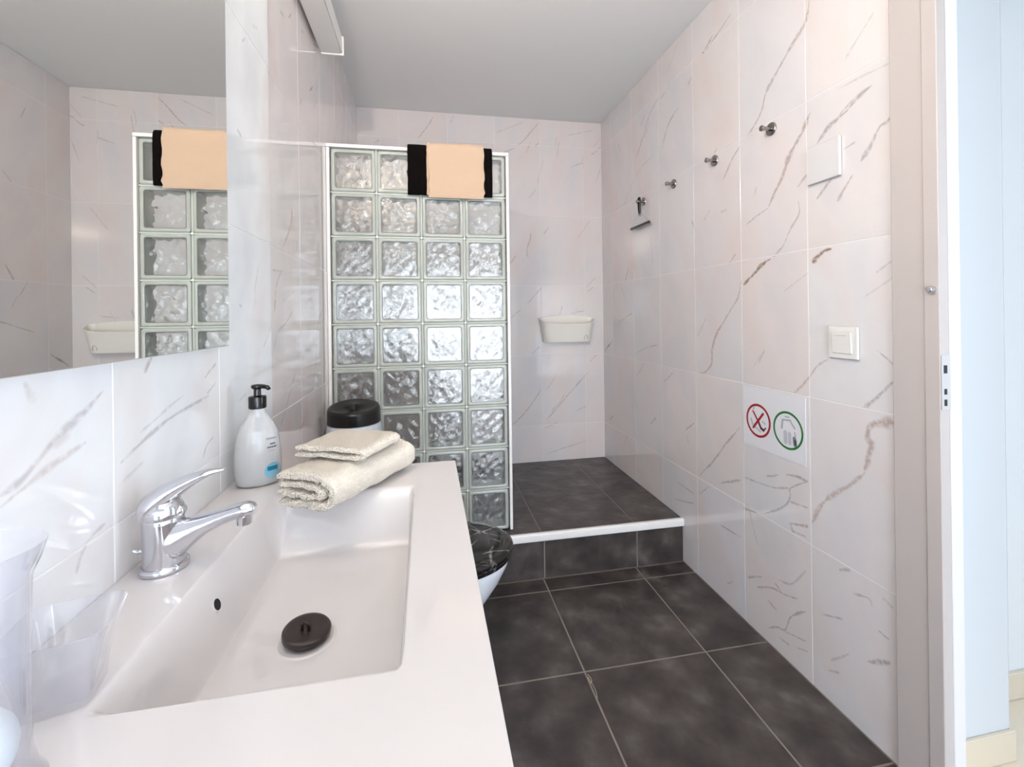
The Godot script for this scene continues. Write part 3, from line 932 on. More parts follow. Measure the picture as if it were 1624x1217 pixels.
func build_mirror() -> void:
	var t := thing("wall_mirror", "large frameless mirror on the left wall above the basin", "mirror", V(-0.418, 1.19, 0.6))
	part("backing", span(V(XL + 0.0008, 1.192, 0.102), V(-0.4105, 2.078, 1.014), 0.001), M.trim, t, -V(-0.418, 1.19, 0.6))
	part("glass", span(V(-0.41, 1.19, 0.1), V(-0.4045, 2.08, 1.018), 0.0015), M.mirror, t, -V(-0.418, 1.19, 0.6))
	# two globe lamp above the mirror, out of the picture: part of the warm light of the room
	var l := thing("mirror_lamp", "white two globe lamp above the mirror", "lamp", V(-0.4, 2.2, 0.5))
	part("bracket", span(V(XL + 0.001, 2.16, 0.3), V(-0.4, 2.24, 0.7), 0.004), M.trim, l, -V(-0.4, 2.2, 0.5))
	for k in 2:
		globe(l, V(0.06, 0, -0.12 + 0.24 * k), 0.045, 0.29)
		var dish := Mb.new()  # unseen dish added under each globe to keep direct light off the basin
		dish.lathe(V(0.06, -0.062, -0.12 + 0.24 * k), [Vector2(0.004, 0.0), Vector2(0.03, 0.0), Vector2(0.054, 0.006), Vector2(0.0545, 0.0075), Vector2(0.03, 0.0025), Vector2(0.004, 0.002)], 36)
		part("dish", dish.done(), M.chrome, l)

func globe(parent: Node3D, at: Vector3, radius: float, energy: float) -> void:
	var g := Mb.new()
	var pr := []
	for i in 17:
		var a := -PI / 2 + PI * i / 16
		pr.append(Vector2(maxf(0.0005, cos(a) * radius), sin(a) * radius))
	g.lathe(Vector3.ZERO, pr, 32)
	var b := part("globe", g.done(), M.lamp_glow, parent, at)
	var o := OmniLight3D.new()
	o.name = "globe_light"
	b.add_child(o, true)
	o.light_color = Color(1.0, 0.945, 0.885)
	o.light_energy = energy
	o.light_size = radius * 0.9
	o.omni_range = 8.0
	o.omni_attenuation = 2.0
	o.shadow_enabled = true

# ------------------------------------------------------------------ toilet
func pan_ring(y: float, sx: float, sz: float, grow := 0.0, dx := 0.0) -> Array:
	var r := []
	for j in 56:
		var a := TAU * j / 56
		var c := cos(a)
		var s := sin(a)
		var x := 0.235 * c if c >= 0.0 else -0.25 * pow(-c, 0.55)
		var z := 0.183 * s if c >= 0.0 else 0.183 * signf(s) * pow(absf(s), 0.72)
		var n := Vector2(c, s)
		r.append(Vector3(0.25 + (x + grow * n.x) * 1.0, y, z + grow * n.y) * Vector3(sx, 1, sz) + Vector3(dx, 0, 0))
	return r

func build_toilet() -> void:
	var t := thing("toilet", "white wall hung toilet with a closed black marble patterned lid", "toilet", V(-0.2005, 0, 1.6))
	var b := Mb.new()
	var rings := []
	for q in [[0.095, 0.3, 0.42], [0.1, 0.42, 0.52], [0.13, 0.55, 0.64], [0.19, 0.70, 0.77], [0.26, 0.83, 0.88], [0.32, 0.92, 0.95], [0.37, 0.975, 0.985], [0.39, 0.985, 0.99], [0.3945, 0.97, 0.975]]:
		rings.append(pan_ring(q[0], q[1], q[2]))
	b.loft(rings)
	part("bowl", b.done(), M.toilet, t)
	var im := Image.create(512, 512, false, Image.FORMAT_RGBA8)
	im.fill(Color(0.115, 0.1, 0.098))
	var r := RandomNumberGenerator.new()
	r.seed = 5
	var f := FastNoiseLite.new()
	f.seed = 4
	f.frequency = 0.02
	var layer := Image.create(512, 512, false, Image.FORMAT_RGBA8)
	layer.fill(Color(0.9, 0.88, 0.87, 0.0))
	for k in 44:
		var p := Vector2(r.randf() * 512, r.randf() * 512)
		var d := Vector2.from_angle(r.randf() * TAU)
		var pts := [p]
		for s in 4:
			d = d.rotated(r.randf_range(-0.6, 0.6))
			p += d * r.randf_range(25, 60)
			pts.append(p)
		vein(layer, pts, r.randf_range(3.5, 8.0), Color(0.87, 0.85, 0.84), r.randf_range(0.4, 0.95), r, f)
	im.blend_rect(layer, Rect2i(0, 0, 512, 512), Vector2i.ZERO)
	var m := mat(Color.WHITE, 0.07)
	m.albedo_texture = ImageTexture.create_from_image(im)
	m.uv1_triplanar = true
	m.uv1_scale = Vector3.ONE * 2.1
	M.lid = m
	var s := Mb.new()
	s.loft([pan_ring(0.396, 1, 1, -0.004), pan_ring(0.398, 1, 1, 0.001), pan_ring(0.410, 1, 1, 0.003), pan_ring(0.4135, 1, 1, 0.001), pan_ring(0.414, 1, 1, -0.006)])
	part("seat", s.done(), m, t)
	var l := Mb.new()
	var lr := []
	for q in [[0.417, -0.005], [0.4185, 0.004], [0.424, 0.007], [0.431, 0.0055], [0.436, 0.0], [0.4395, -0.008], [0.4415, -0.02], [0.443, -0.05], [0.444, -0.1], [0.4445, -0.16]]:
		var ring := pan_ring(q[0], 1, 1, 0.0)
		var c := Vector3(0.235, q[0], 0)
		for j in ring.size():
			var d: Vector3 = ring[j] - c
			d.y = 0
			ring[j] = c + d * (1.0 + q[1] / 0.19)
		lr.append(ring)
	l.loft(lr)
	part("lid", l.done(), m, t)
	for z in [-0.075, 0.075]:
		part("hinge", box_mesh(Vector3(0.03, 0.03, 0.03), 0.006, Vector3(0.018, 0.41, z)), M.chrome, t)

# ------------------------------------------------------------------ on the walls
func build_wall_fittings() -> void:
	var hooks := [[1.435, 1.917, "round steel wall hook nearest the door, highest in view"], [1.764, 1.914, "second round steel wall hook from the door"], [2.097, 1.909, "third round steel wall hook from the door"], [2.423, 1.901, "steel wall hook that carries the black squeegee"]]
	var first: Node3D = null
	for h in hooks:
		var o: Node3D
		if first == null:
			o = thing("wall_hook", h[2], "hook", V(XR, h[1], h[0]), "steel hooks on the right wall")
			var fl := Mb.new()
			fl.tube([Vector3(-0.0002, 0, 0), Vector3(-0.005, 0, 0), Vector3(-0.0065, 0, 0)], [0.0235, 0.0235, 0.021], 36)
			part("flange", fl.done(), M.steel, o)
			var pn := Mb.new()
			pn.tube([Vector3(-0.0066, 0, 0), Vector3(-0.038, 0, 0)], [0.0075, 0.0075], 24)
			part("pin", pn.done(), M.steel, o)
			var kn := Mb.new()
			kn.tube([Vector3(-0.0381, 0, 0), Vector3(-0.039, 0, 0), Vector3(-0.0445, 0, 0), Vector3(-0.0455, 0, 0)], [0.0085, 0.0105, 0.0105, 0.009], 28)
			part("knob", kn.done(), M.steel, o)
			first = o
		else:
			o = first.duplicate()
			o.name = numbered("wall_hook")
			add_child(o)
			o.position = V(XR, h[1], h[0])
			o.set_meta("label", h[2])
	# squeegee
	var q := thing("squeegee", "black window squeegee hanging from a wall hook", "squeegee", V(XR - 0.024, 1.755, 2.428))
	var hd := Mb.new()
	hd.tube(smooth([Vector3(-0.003, 0.172, 0), Vector3(-0.003, 0.16, 0), Vector3(-0.003, 0.12, 0), Vector3(-0.002, 0.085, 0.002), Vector3(0, 0.06, 0.004)], 5), smooth([Vector2(0.008, 0.006), Vector2(0.014, 0.008), Vector2(0.013, 0.008), Vector2(0.01, 0.007), Vector2(0.004, 0.004)], 5), 18, Vector3(1, 0, 0))
	part("handle", hd.done(), M.black, q)
	var cl := mat(Color(0.9, 0.9, 0.92, 0.25), 0.12)
	cl.transparency = BaseMaterial3D.TRANSPARENCY_ALPHA
	var bw := Mb.new()
	var rg := []
	for e in [[0.012, 0.105], [0.045, 0.06], [0.018, 0.03], [0.075, 0.016]]:
		rg.append([Vector3(-0.006, e[0], -e[1]), Vector3(-0.006, e[0], e[1]), Vector3(0.006, e[0], e[1]), Vector3(0.006, e[0], -e[1])])
	bw.loft([rg[0], rg[1], rg[3]])
	part("head", bw.done(), cl, q)
	part("blade", box_mesh(Vector3(0.016, 0.014, 0.225), 0.003, Vector3(0, 0.006, 0)), M.black, q)
	# blank cover plate
	var cv := thing("cover_plate", "blank white square plate high on the right wall", "cover plate", V(XR, 1.722, 1.213))
	part("plate", box_mesh(Vector3(0.011, 0.122, 0.119), 0.003, Vector3(-0.0062, 0, 0)), M.plate, cv)
	# light switch
	var sw := thing("light_switch", "white square rocker light switch beside the door frame", "switch", V(XR, 1.15, 1.153))
	part("frame", box_mesh(Vector3(0.01, 0.1, 0.1), 0.004, Vector3(-0.0055, 0, 0)), M.white_plastic, sw)
	var rk := part("rocker", box_mesh(Vector3(0.006, 0.066, 0.066), 0.0025, Vector3.ZERO), M.white_plastic, sw, Vector3(-0.0125, 0, 0))
	rk.rotation.z = 0.05
	part("groove", box_mesh(Vector3(0.0006, 0.0014, 0.036), 0.0002, Vector3(-0.0031, 0.022, 0)), M.dish_mark, rk)
	# notice
	var nt := thing("notice_sheet", "white wall notice with red and green circled pictograms", "notice", V(XR, 0.838, 1.4525))
	var nm := Mb.new()
	var hz := 0.1525
	var hy := 0.1165
	nm.box(Vector3(-0.0009, 0, 0), Vector3(0.0008, hy, hz), 0.0003, Basis.IDENTITY, func(p: Vector3) -> Vector2: return Vector2((p.z + hz) / (2 * hz), (hy - p.y) / (2 * hy)))
	var paper := mat(Color.WHITE, 0.35)
	paper.albedo_texture = ImageTexture.create_from_image(notice_print())
	part("sheet", nm.done(), paper, nt)
	# soap tray on the back wall
	var tr := thing("soap_tray", "cream plastic soap tray on the shower back wall", "soap tray", V(0.965, 1.055, DB))
	var rings := []
	for s in [[0.0, 0.168, 0.072, 0.0], [0.004, 0.172, 0.078, 0.0], [0.08, 0.184, 0.09, 0.0], [0.155, 0.197, 0.104, 0.2], [0.165, 0.2, 0.107, 1.0], [0.168, 0.197, 0.104, 1.0], [0.165, 0.193, 0.1, 1.0], [0.1, 0.184, 0.088, 0.2], [0.02, 0.17, 0.074, 0.0], [0.012, 0.165, 0.07, 0.0]]:
		var ring := []
		for j in 28:
			var a := PI * j / 27.0
			var c := cos(a)
			var e := sin(a)
			var rim_up: float = 0.004 * s[3] * (1.0 - e)
			ring.append(Vector3(s[1] * signf(c) * pow(absf(c), 0.55), (s[0] + rim_up) * (1.0 - 0.24 * e * s[0] / 0.165), s[2] * pow(e, 0.6) + 0.0005))
		for j in range(1, 12):
			var x: float = -s[1] + 2.0 * s[1] * j / 12.0
			ring.append(Vector3(x, s[0] + s[3] * (0.004 + 0.018 * (1.0 - pow(x / s[1], 2))), 0.0005 + (0.0 if s[0] < 0.16 or s[2] > 0.105 else 0.004)))
		ring.reverse()
		rings.append(ring)
	rings.reverse()
	var tm := Mb.new()
	tm.loft(rings)
	part("tub", tm.done(), M.dish, tr)
	var mk := Mb.new()
	mk.tube(smooth([Vector3(0.112, 0.018, -0.001), Vector3(0.112, 0.036, 0.001), Vector3(0.124, 0.047, 0), Vector3(0.136, 0.036, -0.003), Vector3(0.136, 0.018, -0.005)], 4), smooth([Vector2(0.002, 0.002), Vector2(0.002, 0.002), Vector2(0.002, 0.002), Vector2(0.002, 0.002), Vector2(0.002, 0.002)], 4), 8, Vector3(0, 0, 1))
	part("arch_mark", mk.done(), M.dish_mark, tr, Vector3(0, 0, 0.077))
	# trunking under the ceiling on the left
	var tk := thing("cable_trunking", "white plastic trunking along the left wall below the ceiling", "trunking", V(-0.385, 2.4, 1.1))
	part("channel", span(V(XL + 0.001, 2.362, 0.2), V(-0.345, 2.436, 1.99), 0.003), M.white_plastic, tk, -V(-0.385, 2.4, 1.1))
	part("cover", span(V(-0.3448, 2.366, 0.2), V(-0.341, 2.432, 1.99), 0.0015), M.trim, tk, -V(-0.385, 2.4, 1.1))
	part("end_cap", span(V(XL + 0.001, 2.358, 1.9905), V(-0.336, 2.44, 2.0), 0.002), M.trim, tk, -V(-0.385, 2.4, 1.1))

func ring_print(im: Image, c: Vector2, rad: float, w: float, col: Color) -> void:
	for y in range(int(c.y - rad - 2), int(c.y + rad + 3)):
		for x in range(int(c.x - rad - 2), int(c.x + rad + 3)):
			var d := Vector2(x, y).distance_to(c)
			var a := clampf(w / 2 - absf(d - rad + w / 2) + 0.8, 0.0, 1.0)
			if a > 0.0:
				im.set_pixel(x, y, im.get_pixel(x, y).lerp(col, a))

func line_print(im: Image, p: Vector2, q: Vector2, w: float, col: Color) -> void:
	for y in range(int(minf(p.y, q.y) - w), int(maxf(p.y, q.y) + w) + 1):
		for x in range(int(minf(p.x, q.x) - w), int(maxf(p.x, q.x) + w) + 1):
			var s := Geometry2D.get_closest_point_to_segment(Vector2(x, y), p, q)
			var a := clampf(w / 2 - s.distance_to(Vector2(x, y)) + 0.6, 0.0, 1.0) * col.a
			if a > 0.0:
				im.set_pixel(x, y, im.get_pixel(x, y).lerp(Color(col, 1.0), a))

func notice_print() -> Image:
	var im := Image.create(610, 466, false, Image.FORMAT_RGBA8)
	im.fill(Color(0.9, 0.9, 0.92))
	var grey := Color(0.55, 0.55, 0.6, 0.55)
	var dark := Color(0.3, 0.3, 0.34, 0.9)
	var red := Color(0.62, 0.1, 0.14)
	var green := Color(0.16, 0.45, 0.22)
	var a := Vector2(168, 252)
	var b := Vector2(456, 256)
	# left: crossed-out figure by a bowl
	line_print(im, a + Vector2(-62, -60), a + Vector2(-40, -95), 10, grey)
	line_print(im, a + Vector2(-75, 0), a + Vector2(-60, 40), 16, grey)
	line_print(im, a + Vector2(-30, 55), a + Vector2(25, 80), 12, grey)
	line_print(im, a + Vector2(45, -5), a + Vector2(75, 10), 11, grey)
	line_print(im, a + Vector2(-50, -60), a + Vector2(5, 10), 15, red)
	line_print(im, a + Vector2(52, -62), a + Vector2(-52, 62), 19, red)
	line_print(im, a + Vector2(5, 10), a + Vector2(28, 50), 19, Color(0.35, 0.1, 0.12))
	line_print(im, a + Vector2(28, 50), a + Vector2(55, 62), 20, Color(0.35, 0.1, 0.12))
	line_print(im, a + Vector2(55, 62), a + Vector2(78, 40), 10, Color(0.35, 0.1, 0.12))
	ring_print(im, a, 128, 17, red)
	# right: figure putting paper in a bin
	line_print(im, b + Vector2(-22, -95), b + Vector2(12, -95), 10, grey)
	line_print(im, b + Vector2(-42, -68), b + Vector2(26, -76), 12, grey)
	line_print(im, b + Vector2(-46, -62), b + Vector2(-54, -8), 17, grey)
	line_print(im, b + Vector2(28, -66), b + Vector2(62, -28), 13, grey)
	line_print(im, b + Vector2(-22, 20), b + Vector2(-20, 84), 34, Color(0.65, 0.65, 0.7, 0.5))
	line_print(im, b + Vector2(16, 20), b + Vector2(18, 84), 28, Color(0.65, 0.65, 0.7, 0.5))
	line_print(im, b + Vector2(62, 0), b + Vector2(66, 26), 11, grey)
	line_print(im, b + Vector2(58, 44), b + Vector2(62, 84), 30, Color(0.35, 0.35, 0.4, 0.7))
	line_print(im, b + Vector2(66, 58), b + Vector2(68, 80), 22, dark)
	ring_print(im, b, 134, 15, green)
	return im

# ------------------------------------------------------------------ cloth
# A sheet of given thickness whose cross-section follows a path in the plane (across, up), drawn out along axis.
func band(mb: Mb, path: Array, thick: float, o: Vector3, across: Vector3, up: Vector3, axis: Vector3, length: float, rows := 14, rough := 0.0015, sd := 1) -> void:
	var f := FastNoiseLite.new()
	f.seed = sd
	f.frequency = 14.0
	f.fractal_octaves = 3
	var n := path.size()
	var rings := []
	for i in rows + 1:
		var s := float(i) / rows
		var k := 1.0
		var at := length * s
		if i == 0 or i == rows:
			k = 0.55
		elif i == 1:
			at = minf(0.004, length / rows)
		elif i == rows - 1:
			at = length - minf(0.004, length / rows)
		var lo := []
		var hi := []
		for j in n:
			var t: Vector2 = (path[mini(j + 1, n - 1)] - path[maxi(j - 1, 0)]).normalized()
			var nn := t.orthogonal()
			var e := thick / 2 * k * (0.6 if j == 0 or j == n - 1 else 1.0)
			var c: Vector2 = path[j]
			var w := f.get_noise_3d(c.x, c.y, at) * rough
			for q in [[lo, e], [hi, -e]]:
				var p: Vector2 = c + nn * (q[1] + w)
				q[0].append(o + across * p.x + up * p.y + axis * (at + f.get_noise_2d(p.x * 3.0 + 9.0, p.y * 3.0) * rough * 2.0))
		hi.reverse()
		rings.append(lo + hi)
	var area2 := Vector3.ZERO
	var m := mb._mid(rings[1])
	for j in rings[1].size():
		area2 += (rings[1][j] - m).cross(rings[1][(j + 1) % rings[1].size()] - m)
	if area2.dot(axis) > 0.0:
		for r in rings:
			r.reverse()
	mb.loft(rings, false, false)
	for e in [[rings[0], -axis], [rings[rows], axis]]:
		var r: Array = e[0]
		for j in n - 1:
			mb.flat(r[j], r[j + 1], r[2 * n - 2 - j], r[2 * n - 1 - j], e[1])

func build_towels() -> void:
	# bath mat and towel hung over the partition; across runs towards the viewer
	var top := PLAT + 1.797 + 0.0175
	var fz := GZ - 0.006
	var bz := GZ + 0.086
	var mbm := Mb.new()
	var hang := func(off: float, lf: float, lb: float) -> Array:
		return smooth([Vector2(-(fz - off), top - lf), Vector2(-(fz - off), top - lf * 0.6), Vector2(-(fz - off), top - 0.03), Vector2(-(fz - off * 0.6) - 0.004, top + off * 0.75), Vector2(-(fz + 0.03), top + off), Vector2(-(bz - 0.03), top + off), Vector2(-(bz + off * 0.6), top + off * 0.75), Vector2(-(bz + off), top - 0.03), Vector2(-(bz + off), top - lb)], 5)
	band(mbm, hang.call(0.008, 0.222, 0.21), 0.0125, Vector3(-0.083, 0, 0), Vector3(0, 0, 1), Vector3.UP, Vector3.RIGHT, 0.393, 18, 0.001, 3)
	solo("bath_mat", mbm.done(), M.mat_black, "black bath mat folded over the glass block partition", "bath mat")
	var tw := thing("hanging_towel", "peach towel folded over the black mat on the partition", "towel")
	var outer := Mb.new()
	band(outer, hang.call(0.0235, 0.236, 0.22), 0.0075, Vector3(0.012, 0, 0), Vector3(0, 0, 1), Vector3.UP, Vector3.RIGHT, 0.256, 18, 0.004, 4)
	part("outer_fold", outer.done(), M.towel_peach, tw)
	var inner := Mb.new()
	band(inner, hang.call(0.0178, 0.222, 0.21), 0.0065, Vector3(0.004, 0, 0), Vector3(0, 0, 1), Vector3.UP, Vector3.RIGHT, 0.262, 18, 0.0015, 6)
	part("inner_fold", inner.done(), M.towel_peach, tw)
	# folded towel lying over the far edge of the basin
	var ax := Vector3(0.514, 0, -0.858)
	var ac := Vector3(0.858, 0, 0.514)
	var o := V(-0.228, DECK + 0.001, 0.895)
	var big := thing("folded_bath_towel", "thick cream folded towel lying across the basin edge", "towel", o)
	var c := Mb.new()
	band(c, smooth([Vector2(-0.07, 0.0593), Vector2(-0.02, 0.0641), Vector2(0.03, 0.0615), Vector2(0.052, 0.0516), Vector2(0.059, 0.0361), Vector2(0.052, 0.0198), Vector2(0.03, 0.0108), Vector2(-0.02, 0.0090), Vector2(-0.066, 0.0090)], 6), 0.0165, Vector3.ZERO, ac, Vector3.UP, ax, 0.27, 26, 0.004, 11)
	part("outer_layer", c.done(), M.towel_white, big)
	var d := Mb.new()
	band(d, smooth([Vector2(-0.072, 0.0288), Vector2(-0.03, 0.0275), Vector2(0.015, 0.0271), Vector2(0.0335, 0.0288), Vector2(0.037, 0.0348), Vector2(0.032, 0.0408), Vector2(0.01, 0.0443), Vector2(-0.03, 0.0451), Vector2(-0.07, 0.0447)], 5), 0.0125, Vector3.ZERO, ac, Vector3.UP, ax, 0.262, 26, 0.0035, 12)
	part("inner_layer", d.done(), M.towel_white, big)
	var o2 := o + Vector3(0, 0.0752, 0) + ax * 0.07 - ac * 0.005
	var sm := thing("folded_hand_towel", "small cream towel folded on top of the thicker towel", "towel", o2)
	var e := Mb.new()
	var ax2 := ax.rotated(Vector3.UP, 0.1)
	var ac2 := ac.rotated(Vector3.UP, 0.1)
	band(e, smooth([Vector2(-0.085, 0.0174), Vector2(-0.03, 0.0191), Vector2(0.04, 0.0191), Vector2(0.066, 0.0174), Vector2(0.071, 0.0123), Vector2(0.066, 0.0072), Vector2(0.04, 0.0055), Vector2(-0.03, 0.0055), Vector2(-0.086, 0.0051)], 6), 0.0105, Vector3.ZERO, ac2, Vector3.UP, ax2, 0.145, 20, 0.003, 14)
	part("fold", e.done(), M.towel_white, sm)

# ------------------------------------------------------------------ on the basin
func bottle_ring(y: float, w: float, turn: float, n := 48, grow := 0.0) -> Array:
	var r := []
	for j in n:
		r.append(bottle_at(TAU * j / n, y, w, turn, grow))
	return r

func bottle_at(a: float, y: float, w: float, turn: float, grow := 0.0) -> Vector3:
	var c := cos(a)
	var s := sin(a)
	var d := w * (0.68 if w > 0.02 else lerpf(1.0, 0.68, clampf((w - 0.014) / 0.006, 0.0, 1.0)))
	return Vector3(signf(c) * pow(absf(c), 0.85) * (w + grow), y, signf(s) * pow(absf(s), 0.85) * (d + grow)).rotated(Vector3.UP, turn)

const BOTTLE := [[0.0, 0.032], [0.002, 0.037], [0.008, 0.0425], [0.02, 0.0452], [0.045, 0.0465], [0.07, 0.0458], [0.095, 0.043], [0.115, 0.0385], [0.132, 0.0315], [0.145, 0.0235], [0.153, 0.0178], [0.158, 0.0155], [0.166, 0.0148]]

func bottle_w(y: float) -> float:
	for i in BOTTLE.size() - 1:
		if y <= BOTTLE[i + 1][0]:
			return lerpf(BOTTLE[i][1], BOTTLE[i + 1][1], (y - BOTTLE[i][0]) / (BOTTLE[i + 1][0] - BOTTLE[i][0]))
	return 0.0148

# a thin print on the bottle's face: u across (metres along the face), v up
func bottle_print(u0: float, u1: float, v0: float, v1: float, turn: float, round_ := false) -> ArrayMesh:
	var mb := Mb.new()
	var n := 14
	var centre := PI / 2
	for i in n + 1:
		for j in n + 1:
			var p := Vector2(float(j) / n * 2 - 1, float(i) / n * 2 - 1)
			if round_:
				p = Vector2(p.x * sqrt(1 - p.y * p.y / 2), p.y * sqrt(1 - p.x * p.x / 2))
			var u := (u0 + u1) / 2 + p.x * (u1 - u0) / 2
			var y := (v0 + v1) / 2 + p.y * (v1 - v0) / 2
			var a := centre - u / 0.034
			var q := bottle_at(a, y, bottle_w(y), turn, 0.0005)
			mb.vert(q, Vector3(q.x, 0, q.z).normalized(), Vector2(p.x, p.y))
	for i in n:
		for j in n:
			var a := i * (n + 1) + j
			mb.quad(a, a + 1, a + n + 2, a + n + 1)
	return mb.done()

func build_deck_things() -> void:
	# pump bottle
	var t := thing("soap_bottle", "milky pump soap bottle with a black pump beside the mirror", "soap bottle", V(-0.371, DECK + 0.0005, 1.07))
	var turn := 0.34
	var b := Mb.new()
	var rings := []
	for q in BOTTLE:
		rings.append(bottle_ring(q[0], q[1], turn))
	b.loft(rings)
	part("body", b.done(), M.bottle, t)
	var lq := Mb.new()
	rings = []
	for y in [0.004, 0.008, 0.02, 0.045, 0.07, 0.088, 0.09]:
		rings.append(bottle_ring(y, bottle_w(y) - 0.003, turn))
	lq.loft(rings)
	part("lotion", lq.done(), M.liquid, t)
	var tubem := Mb.new()
	tubem.tube([Vector3(0, 0.0905, 0), Vector3(0, 0.16, 0)], [0.004, 0.004], 14)
	part("dip_tube", tubem.done(), mat(Color(0.75, 0.77, 0.8), 0.3), t)
	var pc := Mb.new()
	pc.lathe(Vector3(0, 0.1665, 0), [Vector2(0.0165, 0.0), Vector2(0.0178, 0.001), Vector2(0.0178, 0.024), Vector2(0.0165, 0.0265), Vector2(0.009, 0.0275), Vector2(0.0075, 0.029), Vector2(0.0072, 0.042)], 36)
	var pump := part("pump_collar", pc.done(), M.black_gloss, t)
	var ph := Mb.new()
	ph.lathe(Vector3(0, 0.2085, 0), [Vector2(0.008, 0.0), Vector2(0.0115, 0.002), Vector2(0.0125, 0.006), Vector2(0.011, 0.0095), Vector2(0.004, 0.0105)], 28)
	ph.tube([Vector3(0, 0.214, 0), Vector3(0.014, 0.2145, 0.006), Vector3(0.024, 0.213, 0.0105), Vector3(0.028, 0.209, 0.0125)], [Vector2(0.0075, 0.0048), Vector2(0.007, 0.0046), Vector2(0.006, 0.0042), Vector2(0.0045, 0.0035)], 18)
	part("pump_head", ph.done(), M.black_gloss, pump)
	var blue := mat(Color(0.56, 0.78, 0.88), 0.35)
	var teal := mat(Color(0.07, 0.5, 0.62), 0.35)
	var ink := mat(Color(0.34, 0.37, 0.42), 0.5)
	var pale_ink := mat(Color(0.62, 0.65, 0.7), 0.5)
	part("round_label", bottle_print(0.006, 0.034, 0.016, 0.05, turn, true), blue, t)
	part("label_bar", bottle_print(0.0105, 0.0285, 0.0335, 0.0425, turn).duplicate(), teal, t, Vector3(0.0003, 0, 0.0003))
	for r in [[0.100, 0.0040, 0.011, 0.031, 5, 1], [0.089, 0.0030, 0.0165, 0.027, 3, 0], [0.082, 0.0030, 0.0115, 0.0295, 5, 0], [0.075, 0.0012, 0.013, 0.025, 4, 1]]:
		var n: int = r[4]
		for k in n:
			var u := lerpf(r[2], r[3], float(k) / n)
			part("lettering", bottle_print(u, u + (r[3] - r[2]) / n * 0.78, r[0], r[0] + r[1], turn), pale_ink if r[5] else ink, t)
	# clear things at the near corner
	var g := thing("clear_tumbler", "tall clear plastic tumbler with a flared rim at the left edge", "tumbler", V(-0.338, DECK + 0.0005, 0.4))
	var gm := Mb.new()
	gm.lathe(Vector3.ZERO, [Vector2(0.04, 0.0), Vector2(0.041, 0.003), Vector2(0.036, 0.012), Vector2(0.0325, 0.03), Vector2(0.032, 0.1), Vector2(0.0335, 0.165), Vector2(0.039, 0.178), Vector2(0.042, 0.19), Vector2(0.0408, 0.191), Vector2(0.0372, 0.179), Vector2(0.0317, 0.166), Vector2(0.0302, 0.1), Vector2(0.0307, 0.03), Vector2(0.03, 0.01)], 48)
	part("wall", gm.done(), M.clear, g)
	var wb := thing("pale_round_object", "pale rounded object inside the clear tumbler", "small object", V(-0.338, DECK + 0.011, 0.4))
	var cb := Mb.new()  # plain pale rounded shape low in the tumbler
	var pr := []
	for i in 13:
		var a := -PI / 2 + PI * i / 12
		pr.append(Vector2(maxf(0.001, cos(a) * 0.026), 0.03 + sin(a) * 0.03))
	cb.lathe(Vector3.ZERO, pr, 28)
	part("rounded_shape", cb.done(), mat(Color(0.9, 0.94, 0.96), 0.9), wb)
	var q := thing("clear_square_cup", "clear square tapered plastic cup near the mirror wall", "cup", V(-0.35, DECK + 0.0005, 0.505))
	q.rotation.y = 0.25
	var qm := Mb.new()
	rings = []
	for s in [[0.0, 0.026], [0.002, 0.0275], [0.02, 0.029], [0.05, 0.035], [0.072, 0.0415], [0.0722, 0.0395], [0.05, 0.033], [0.02, 0.027], [0.007, 0.0245]]:
		var ring := []
		for j in 32:
			var a := TAU * j / 32
			ring.append(Vector3(signf(cos(a)) * pow(absf(cos(a)), 0.35), 0, signf(sin(a)) * pow(absf(sin(a)), 0.35)) * s[1] + Vector3(0, s[0], 0))
		rings.append(ring)
	qm.loft(rings)
	part("wall", qm.done(), M.clear, q)

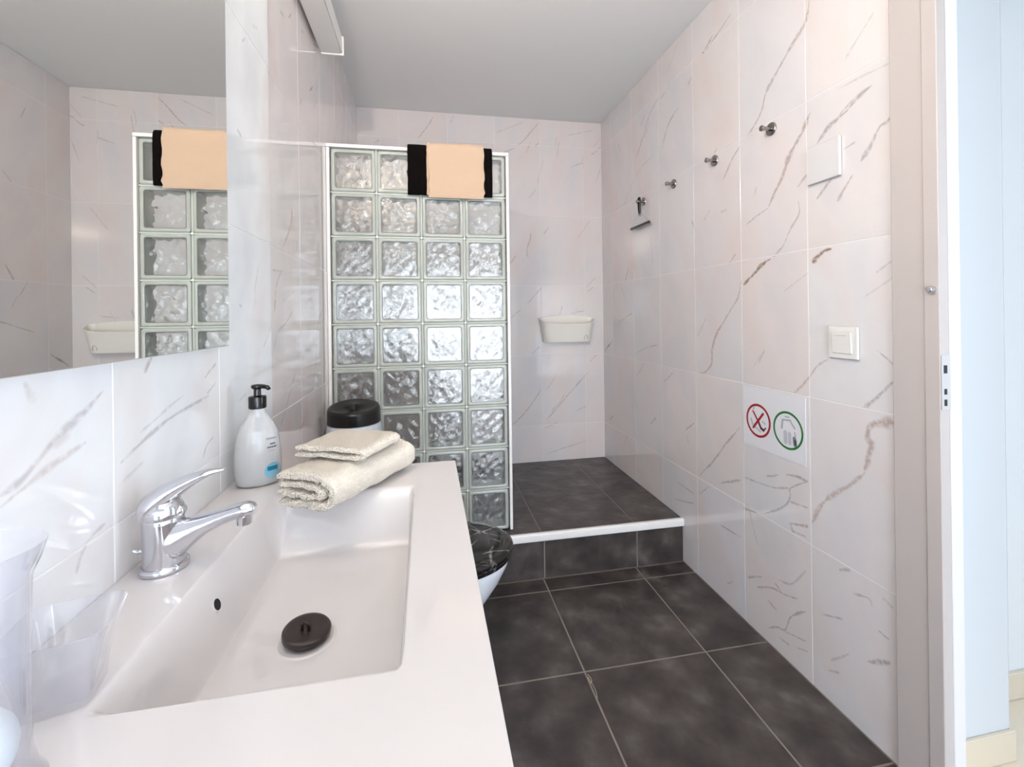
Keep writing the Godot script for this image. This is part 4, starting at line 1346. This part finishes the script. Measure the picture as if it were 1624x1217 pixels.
func build_bin() -> void:
	var t := thing("pedal_bin", "white bin with a black lid and liner in the corner", "bin", V(-0.303, 0.6005, 1.93))
	var b := Mb.new()
	b.lathe(Vector3.ZERO, [Vector2(0.088, 0.0), Vector2(0.09, 0.004), Vector2(0.0985, 0.2), Vector2(0.0985, 0.212)], 44)
	part("body", b.done(), M.white_plastic, t)
	var g := Mb.new()
	var f := FastNoiseLite.new()
	f.seed = 3
	f.frequency = 9.0
	var rings := []
	for q in [[0.145, 0.1065], [0.155, 0.108], [0.175, 0.1085], [0.195, 0.1075], [0.21, 0.1045], [0.214, 0.1]]:
		var ring := []
		for j in 90:
			var a := TAU * j / 90
			var rr: float = q[1] + f.get_noise_3d(cos(a), sin(a), q[0] * 2.0) * 0.004 * clampf((0.214 - q[0]) * 40.0, 0.0, 1.0)
			ring.append(Vector3(cos(a) * rr, q[0] + f.get_noise_2d(cos(a) * 1.5, sin(a) * 1.5) * 0.008 * (1.0 if q[0] < 0.15 else 0.0), sin(a) * rr))
		rings.append(ring)
	g.loft(rings, false, false)
	part("liner", g.done(), M.bag, t)
	var l := Mb.new()
	rings = []
	for q in [[0.2145, 0.1035, 0.0], [0.216, 0.1055, 0.0], [0.262, 0.105, 0.35], [0.276, 0.102, 1.0], [0.281, 0.097, 1.0], [0.2815, 0.09, 1.0], [0.2795, 0.08, 1.0], [0.277, 0.05, 1.0], [0.276, 0.02, 1.0], [0.2758, 0.004, 1.0]]:
		var ring := []
		for j in 44:
			var a := TAU * j / 44
			ring.append(Vector3(cos(a) * q[1], q[0] - q[2] * 0.012 * sin(a), sin(a) * q[1]))
		rings.append(ring)
	l.loft(rings)
	part("lid", l.done(), M.black, t)

func build_thread() -> void:
	var t := Mb.new()
	t.tube(smooth([V(0.527, 0.0016, 1.475), V(0.533, 0.0016, 1.455), V(0.528, 0.0016, 1.437), V(0.522, 0.0016, 1.445), V(0.525, 0.0016, 1.462), V(0.53, 0.0016, 1.42), V(0.529, 0.0016, 1.395), V(0.524, 0.0016, 1.375)], 6), smooth([Vector2(0.0012, 0.0012), Vector2(0.0012, 0.0012), Vector2(0.0012, 0.0012), Vector2(0.0012, 0.0012), Vector2(0.0012, 0.0012), Vector2(0.0012, 0.0012), Vector2(0.0012, 0.0012), Vector2(0.0012, 0.0012)], 6), 8)
	solo("loose_thread", t.done(), mat(Color(0.72, 0.66, 0.58), 0.9), "pale loose thread looped on the floor tile joint", "thread")
